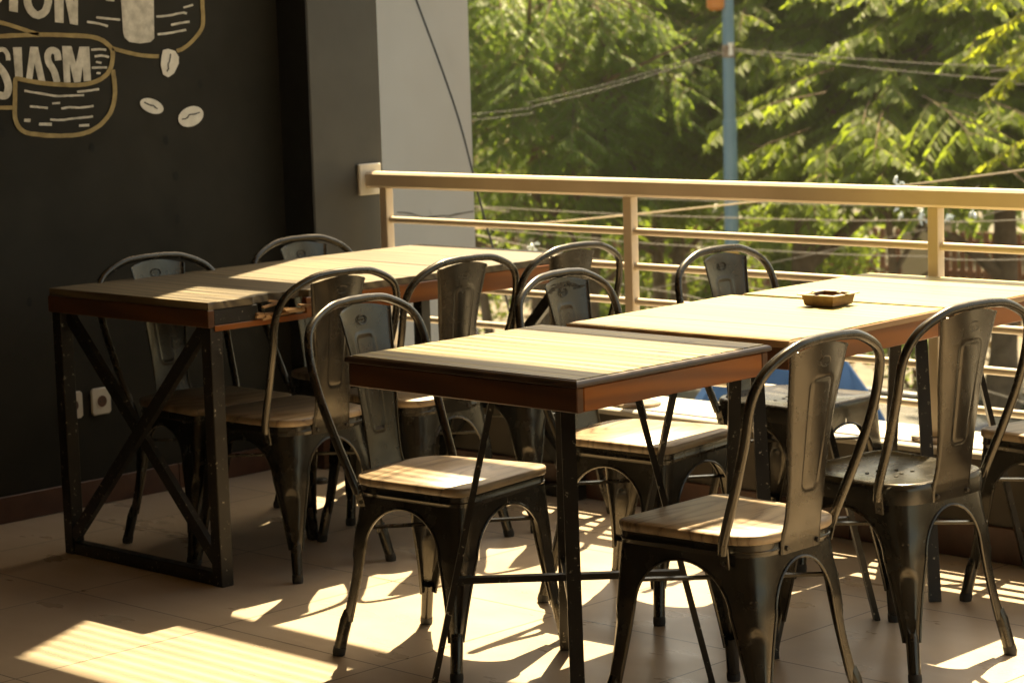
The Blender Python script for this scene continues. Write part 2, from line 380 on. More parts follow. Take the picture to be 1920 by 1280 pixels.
def make_chair(wooden, name, label, group):
    st = M['steel']
    root = empty(name, label, 'chair', group=group)
    # seat
    mb = MB()
    if wooden:
        mb.prism(outline(.004, 12), SZ-.0193, SZ, .0032)
        seat = mb.build('seat', M['seat_wood'], root, angle=50)
    else:
        o = outline(.004, 14); n = len(o)
        prof = [(1.0, SZ-.046), (1.0, SZ-.016), (.99, SZ-.006), (.965, SZ-.001), (.93, SZ), (.88, SZ-.003), (.75, SZ-.007), (.45, SZ-.010), (.2, SZ-.011)]
        vs = [(x*k, y*k, z) for k, z in prof for x, y in o]; fs = [(i*n+k, i*n+(k+1) % n, (i+1)*n+(k+1) % n, (i+1)*n+k) for i in range(len(prof)-1) for k in range(n)]
        fs.append(tuple(range((len(prof)-1)*n, len(prof)*n))); mb.add(vs, fs)
        seat = mb.build('seat', st, root, angle=60)
        for k in range(8):
            a = k*PI/4+.2; r = .052 if k % 2 else .030; h = MB(); c = Vector((math.cos(a)*r, math.sin(a)*r, SZ-.0098))
            h.tube([c-Vector((0,0,.002)), c+Vector((0,0,.0006))], .0048, 12); h.build('drain_hole', M['black'], seat)
    # skirt under the seat, with two pressed lines
    o = outline(0, 12); n = len(o); prof = [(1.0, ZT-.001), (1.0, .384), (1.008, .386), (1.008, .389), (1.0, .391), (1.0, SZ-.0195)] if wooden else [(1.0, ZT-.001), (.995, .3795)]
    mb = MB(); vs = [(x*k, y*k, z) for k, z in prof for x, y in o]
    mb.add(vs, [(i*n+k, i*n+(k+1) % n, (i+1)*n+(k+1) % n, (i+1)*n+k) for i in range(len(prof)-1) for k in range(n)])
    mb.build('seat_frame', st, root)
    for i in range(4):
        lm, cap = leg_mesh(i); lo = lm.build('leg', st, root, angle=40); cap.build('foot_cap', M['rubber'], lo)
    # crossing braces below the seat
    mb = MB()
    for i in (0, 1):
        a, b = CORN[i].lerp(FEET[i], .24), CORN[i+2].lerp(FEET[i+2], .24)
        a = a*.90; b = b*.90; zz = .292+.007*i
        mb.bar((a.x,a.y,zz), (b.x,b.y,zz), .016, .006)
    mb.box(-.02,.02,-.02,.02,.287,.304,.002)
    mb.build('brace', st, root)
    # hoop
    half = catmull(HOOP_HALF, 6); full = half+[Vector((p.x, -p.y, p.z)) for p in half[::-1]]
    mb = MB(); mb.tube(full, .0102, 12); hoop = mb.build('back_frame', st, root, angle=60)
    for sg in (1, -1):
        b = MB(); b.bar((-.1155, sg*.1685, .360), (-.1205, sg*.1795, .410), .021, .0035, up=(0, sg, 0)); br = b.build('bracket', st, hoop)
        for dz in (0, .022):
            b = MB(); c = Vector((-.1155-.003*dz*45, sg*(.170+dz*.22), .370+dz)); b.tube([c, c+Vector((0, sg*.005, 0))], [.0052, .0042], 8); b.build('bolt', M['bolt'], hoop)
    # splat
    mb = MB(); rows = splat_rows(); mb.grid(rows)
    back = [[(p[0]-.0022, p[1], p[2]) for p in r][::-1] for r in rows]; mb.grid(back)
    for side in (0, -1): mb.tube([Vector(r[side])-Vector((.001,0,0)) for r in rows[::3]], .0026, 6)
    sp = mb.build('backrest', st, root, angle=50)
    for sg in (1, -1):
        b = MB(); c = Vector((-.1760, sg*.050, .388)); b.tube([c, c-Vector((.005,0,0))], [.0058, .0046], 10); b.build('bolt', M['bolt'], sp)
    mb = MB()   # pressed oval badge, both faces
    for dx in (.0024, -.0016):
        pts = []
        for k in range(29):
            a = 2*PI*k/28; y = .0165*math.cos(a); z = .7605+.0105*math.sin(a); pts.append((-.2383-(z-.7605)*.16+dx+.016*(y/.087)**2, y, z))
        mb.tube(pts, .0013, 5, cap=False)
        for k, (yy, zz, w_) in enumerate([(-.0095,.760,.0026),(-.0052,.7610,.0024),(-.001,.7598,.0026),(.0032,.7612,.0024),(.0078,.7602,.0026),(-.001,.7668,.006),(.001,.7545,.006)]):
            mb.tube([(-.2383-(zz-.7605)*.16+dx, yy-w_*.5, zz-.0014), (-.2383-(zz-.7605)*.16+dx, yy+w_*.5, zz+.0014)], .0009, 5)
    mb.build('emblem', st, sp)
    return root

chair_labels = [
 # name, wooden, x, y, rot, label, group
 ('CF', 1, -3.7616, 3.6506, .1377, 'wood-seated steel chair in front, its sunlit seat tucked under the nearest right-hand table'),
 ('CG', 1, -3.7243, 4.3016, .1221, 'steel chair with a scuffed smear across the top of its backrest, behind the sunlit-seat chair'),
 ('CH', 0, -3.7608, 4.9598, .0111, 'all-metal chair against the parapet at the far end of the right-hand tables'),
 ('CA', 1, -5.1267, 4.0551, -.0457, 'dark chair between the mural wall and the near end of the left table'),
 ('CB', 1, -5.1662, 4.6558, .0069, 'chair on the wall side of the left table, nearest the grey pillar'),
 ('CC', 1, -4.7679, 4.0405, 3.1194, 'steel chair with its back to us, nearest the splintered corner of the left table'),
 ('CD', 1, -4.7200, 4.4545, 3.1155, 'middle of three chairs along the open side of the left table, tall plain brown back'),
 ('CE', 1, -4.6876, 4.8569, 3.1396, 'chair at the far end of the left table, hoop before a railing post'),
 ('CI', 1, -2.9230, 3.6420, 3.1437, 'nearest chair on the right, back to us, grained wooden seat half in striped sunlight'),
 ('CJ', 0, -2.9603, 4.2536, 3.0394, 'all-metal chair with drain holes in its dished seat, back to us'),
 ('CK', 1, -2.8766, 4.9212, 2.9468, 'wood-seated chair cut off by the right edge, beside the parapet'),
]
protos = {}
chairs = {}
for key, wd, x, y, rz, lab in chair_labels:
    if wd not in protos:
        o = protos[wd] = make_chair(wd, 'metal_chair', lab, 'industrial steel chairs round the tables')
    else: o = copy_tree(protos[wd])
    o['label'] = lab; o.location = (x, y, 0); o.rotation_euler = (0, 0, rz); chairs[key] = o

# scuffed smear across the top of one backrest
for ch in chairs['CG'].children:
    if ch.name.startswith('backrest'):
        rnd = random.Random(2); mb = MB()
        for k in range(60):
            y = rnd.uniform(-.075, .075); z = .778+rnd.gauss(0, .0035)-.25*abs(y)*abs(y)*8; L = rnd.uniform(.004, .016); h = rnd.uniform(.0008, .0026)
            x = -.2412-(z-.77)*.155+.016*(y/.09)**2+.0032
            mb.add([(x, y-L, z-h), (x, y+L, z-h*.3), (x+.0002, y+L*.8, z+h), (x+.0002, y-L*.7, z+h*.6)], [(0,1,2,3)])
        mb.build('scuff_mark', M['black'], ch, smooth=False)
# ------------------------------------------------------------------ tables
def table_top_mat(name, dark, light, worn, off, pw, cracks=True, rough=.5):
    return wood(name, dark, light, (2.2, 34, 34), rough, 6, cracks, worn=worn, plank=(1, off, pw))
def sq_table(cx, cy, wx, wy, edges, rz, label, dark, light, worn, ped=(0,0), ped_rot=0.0, moulded=True, T=.738, front=0):
    root = empty('cafe_table', label, 'table', (cx, cy, 0), rz, 'square wooden tables in the right-hand row')
    hx, hy = wx/2, wy/2; pw = wy/edges
    tm = table_top_mat('table_planks', dark, light, worn, -hy, pw)
    mb = MB(); e = .012 if moulded else .004
    rw_ = random.Random(int(cy*100)); cuts = [-hy]+[-hy+(k+rw_.uniform(-.28,.28))*pw for k in range(1, edges)]+[hy]
    for k in range(edges):
        g = rw_.choice((.0003,.0006,.0009)) if k else 0; g2 = .0003 if k < edges-1 else 0
        dz = random.uniform(-.0005, .0005)
        mb.box(-hx+e, hx-e, cuts[k]+e*(k == 0)+g, cuts[k+1]-g2-e*(k == edges-1), T-.016, T+dz, .0008)
    mb.build('tabletop', tm, root, angle=30)
    if not moulded:
        for sx in (-1, 1):
            mb = MB(); x0, x1 = sorted((sx*(hx-.0038), sx*hx)); mb.box(x0, x1, -hy, hy, T-.017, T-.002, .0018); mb.build('edge_moulding', M['edge'], root)
        if front:
            mb = MB(); mb.box(-hx, hx, -hy-.0005, -hy+.0035, T-.017, T-.001, .0012); mb.build('edge_moulding', M['edge'], root)
            mb = MB(); mb.box(-hx+.0045, hx-.0045, -hy+.014, -hy+.014+front*.75, T-.006, T+.0009, .0006); mb.build('inlay_strip', M['brown_strip'], root)
    if moulded:   # dark rounded nosing round the boards
        mb = MB()
        prof = [(.0, T-.003), (.003, T-.0015), (.009, T-.003), (.012, T-.007), (.012, T-.0135), (.008, T-.0155), (0, T-.0155)]
        for sx, sy, L, ax in ((0,-1,hx,'x'), (0,1,hx,'x'), (1,0,hy,'y'), (-1,0,hy,'y')):
            rows = []
            for t in (-1, 1):
                r = []
                for d, z in prof:
                    if ax == 'x': r.append((t*(L-.012+d), sy*(hy-.012+d), z))
                    else: r.append((sx*(hx-.012+d), t*(L-.012+d), z))
                rows.append(r)
            mb.grid(rows)
        mb.build('edge_moulding', M['trim'], root, angle=40)
    i = .006
    for sy in (-1, 1):
        mb = MB(); y0, y1 = sorted((sy*(hy-i), sy*(hy-i-.02))); mb.box(-hx+i, hx-i, y0, y1, T-.066, T-.0165, .002); mb.build('apron', M['apron_end'], root)
    for sx in (-1, 1):
        mb = MB(); x0, x1 = sorted((sx*(hx-i), sx*(hx-i-.02))); mb.box(x0, x1, -hy+i+.0205, hy-i-.0205, T-.0655, T-.0165, .002); mb.build('apron', M['apron'], root)
    # crossed trestle of flat bars, splayed towards the floor
    px, py = ped; cs, sn = math.cos(ped_rot), math.sin(ped_rot)
    def pt(a, b, z): return Vector((px+cs*a-sn*b, py+sn*a+cs*b, z))
    for fr in (0, 1):
        pts = []
        for s in (-1, 1):
            A = pt(s*.105, (s if fr == 0 else -s)*.105, T-.075); B = pt(s*.215, (s if fr == 0 else -s)*.215, 0)
            d = Vector((s, (s if fr == 0 else -s), 0)).normalized(); nrm = Vector((-d.y, d.x, 0)); nrm = Vector((cs*nrm.x-sn*nrm.y, sn*nrm.x+cs*nrm.y, 0))
            mb = MB(); mb.bar(A, B, .013, .030, up=nrm); mb.build('leg', M['black_steel'], root)
            k = .245-.022*fr; pts.append(B.lerp(A, k/(T-.075)))
        mb = MB(); mb.bar(pts[0], pts[1], .020, .014, up=(0,0,1)); mb.build('stretcher', M['black_steel'], root)
        mb = MB(); mb.bar(pt(-.13, (-.13 if fr == 0 else .13), T-.078-.007*fr), pt(.13, (.13 if fr == 0 else -.13), T-.078-.007*fr), .03, .006); mb.build('top_bar', M['black_steel'], root)
    return root
random.seed(5)
BR = ((.16,.108,.044), (.35,.288,.115), (.22,.17,.078))
sq_table(-3.357, 3.599, .675, .618, 9, 0, 'nearest table of the right-hand row, narrow cracked planks, front end in shade', *BR, ped=(.017,.0))
sq_table(-3.349, 4.282, .628, .648, 3, .042, 'middle table of the right-hand row, broad pale boards, darker stripe along its front edge', (.22,.168,.062), (.37,.318,.118), (.28,.228,.09), moulded=False, front=.055, ped=(-.010,-.036))
sq_table(-3.350, 4.905, .630, .565, 3, .012, 'far table of the right-hand row by the railing, with the railing shadow across it', (.23,.178,.068), (.38,.328,.13), (.29,.24,.10), moulded=False, ped=(-.006,.004))

# dark board set along the front edge of the middle table
# long table on the left
def long_table():
    T = .75; x0, x1, y0, y1 = -5.386, -4.680, 3.711, 5.140
    root = empty('long_table', 'long dark-framed table beside the mural wall, X-braced ends, splintered near corner', 'table', ((x0+x1)/2, y0, 0))
    hx = (x1-x0)/2; Ly = y1-y0
    tm = table_top_mat('long_table_boards', (.055,.038,.022), (.175,.135,.075), (.11,.085,.05), 0, .2385)
    mb = MB(); n = 6; pw = Ly/n
    ext = [.0, .0, .002, -.003, .003, -.006]
    for k in range(n):
        xr = hx-.002+ext[k]; xl = -hx+.002-ext[(k+3) % n]
        a, b = k*pw+(.0012 if k else 0), (k+1)*pw-(.0012 if k < n-1 else 0)
        if k in (0, 1):
            # near boards, their right edge bitten away
            rnd = random.Random(3+k); L = []
            m = 16
            for q in range(m+1):
                y = a+(b-a)*q/m; d = 0
                if .155 < y < .335: d = .020+.016*rnd.random()-.012*abs(y-.245)/.09
                L.append((xr-max(0, d), y))
            ol = [(xl, b), (xl, a)]+L
            mb.prism(ol, T-.020, T-.0003*k, .001)
        else: mb.box(xl, xr, a, b, T-.020, T-.0004*(k % 2), .0015)
    mb.build('tabletop', tm, root, angle=30)
    mb = MB(); mb.box(-hx, hx, -.004, .018, T-.066, T-.0205, .002); mb.build('apron', M['apron_end'], root)
    mb = MB(); mb.box(-hx, hx, Ly-.018, Ly+.002, T-.066, T-.0205, .002); mb.build('apron', M['apron_end'], root)
    mb = MB(); mb.box(-hx, -hx+.02, .0185, Ly-.0185, T-.070, T-.0205, .002); mb.build('apron', M['apron'], root)
    mb = MB(); mb.box(hx-.02, hx, .330, Ly-.0185, T-.075, T-.0205, .002)
    # lower splinter of the apron reaching towards the corner
    mb.prism([(hx-.02,.0185),(hx-.001,.0185),(hx,.10),(hx-.001,.18),(hx,.3305),(hx-.02,.3305)], T-.077, T-.062, .001)
    ap = mb.build('apron', M['apron'], root)
    mb = MB(); rnd = random.Random(8)
    for k in range(15):
        y = .17+.17*rnd.random(); z = T-.060+.036*rnd.random(); L = .03+.07*rnd.random()
        mb.bar((hx-.014+.012*rnd.random(), y+.03, z), (hx-.003+.010*rnd.random(), y-L*.7, z+rnd.uniform(-.012,.012)), .004+.006*rnd.random(), .003+.004*rnd.random(), up=(.3*rnd.random(),0,1))
    mb.build('splinters', M['splinter'], ap)
    mb = MB(); mb.box(hx-.035, hx-.003, .0185, .165, T-.0615, T-.0208, .002); mb.box(-hx+.03, hx-.036, .02, .05, T-.06, T-.021, .001); mb.build('corner_bracket', M['black_steel'], root)
    S = .040
    for (ya, out) in ((.004, 1), (Ly-.044, -1)):
        for xa in (-hx+.004, hx-.004-S):
            mb = MB(); mb.box(xa, xa+S, ya, ya+S, 0, T-.0665, .002); mb.build('leg', M['black_steel'], root)
        yc = ya+S/2
        mb = MB(); mb.box(-hx+.004+S, hx-.004-S, ya+.004, ya+S-.004, .0, .036, .002); mb.build('stretcher', M['black_steel'], root)
        zb, zt = .038, T-.068; xi = hx-.004-S
        for sg, dy in ((1, -.010), (-1, .010)):
            mb = MB(); mb.bar((-sg*xi, yc+dy, zb+.012), (sg*(xi), yc+dy, zt-.008), .018, .034, up=(0,0,1)); mb.build('brace', M['black_steel'], root)
    return root
long_table()

# ashtray on the joint of the middle and far tables
def ashtray():
    root = empty('ashtray', 'square copper-brown ashtray with notched rim on the right-hand tables', 'ashtray', (-3.321, 4.523, .7395), .02)
    mb = MB(); a, b = .041, .046; t = .004
    rows = []
    for r, z in ((a*.92, 0), (a, .002), (b, .026), (b-t, .026), (a-t, .005)): rows.append([(sx*r, sy*r, z) for sx, sy in ((-1,-1),(1,-1),(1,1),(-1,1),(-1,-1))])
    mb.grid(rows); mb.add([(sx*(a-t), sy*(a-t), .005) for sx, sy in ((-1,-1),(1,-1),(1,1),(-1,1))], [(0,1,2,3)]); mb.add([(sx*a*.92, sy*a*.92, 0) for sx, sy in ((-1,-1),(1,-1),(1,1),(-1,1))], [(3,2,1,0)])
    mb.build('tray', M['ashtray'], root, angle=25)
    mb = MB(); r1, r0 = .054, .0425
    for rot in range(4):
        c, s = math.cos(rot*PI/2), math.sin(rot*PI/2)
        for x0, x1 in ((-r1 if rot % 2 == 0 else -r0, -.007), (.007, r1 if rot % 2 == 0 else r0)):
            q = [(x0,-r1),(x1,-r1),(x1,-r0),(x0,-r0)]; mb.prism([(c*x-s*y, s*x+c*y) for x, y in q], .0262, .0290, .0006)
    mb.build('rim', M['ash_rim'], root, angle=25)
ashtray()

# ------------------------------------------------------------------ terrace
WX = -5.875
def S(name, mb, m, **k): return tag(mb.build(name, m, **k), kind='structure')
mb = MB(); mb.box(-6.3, 3.2, -3.2, 5.148, -.12, 0); S('terrace_floor', mb, M['floor'], smooth=False)

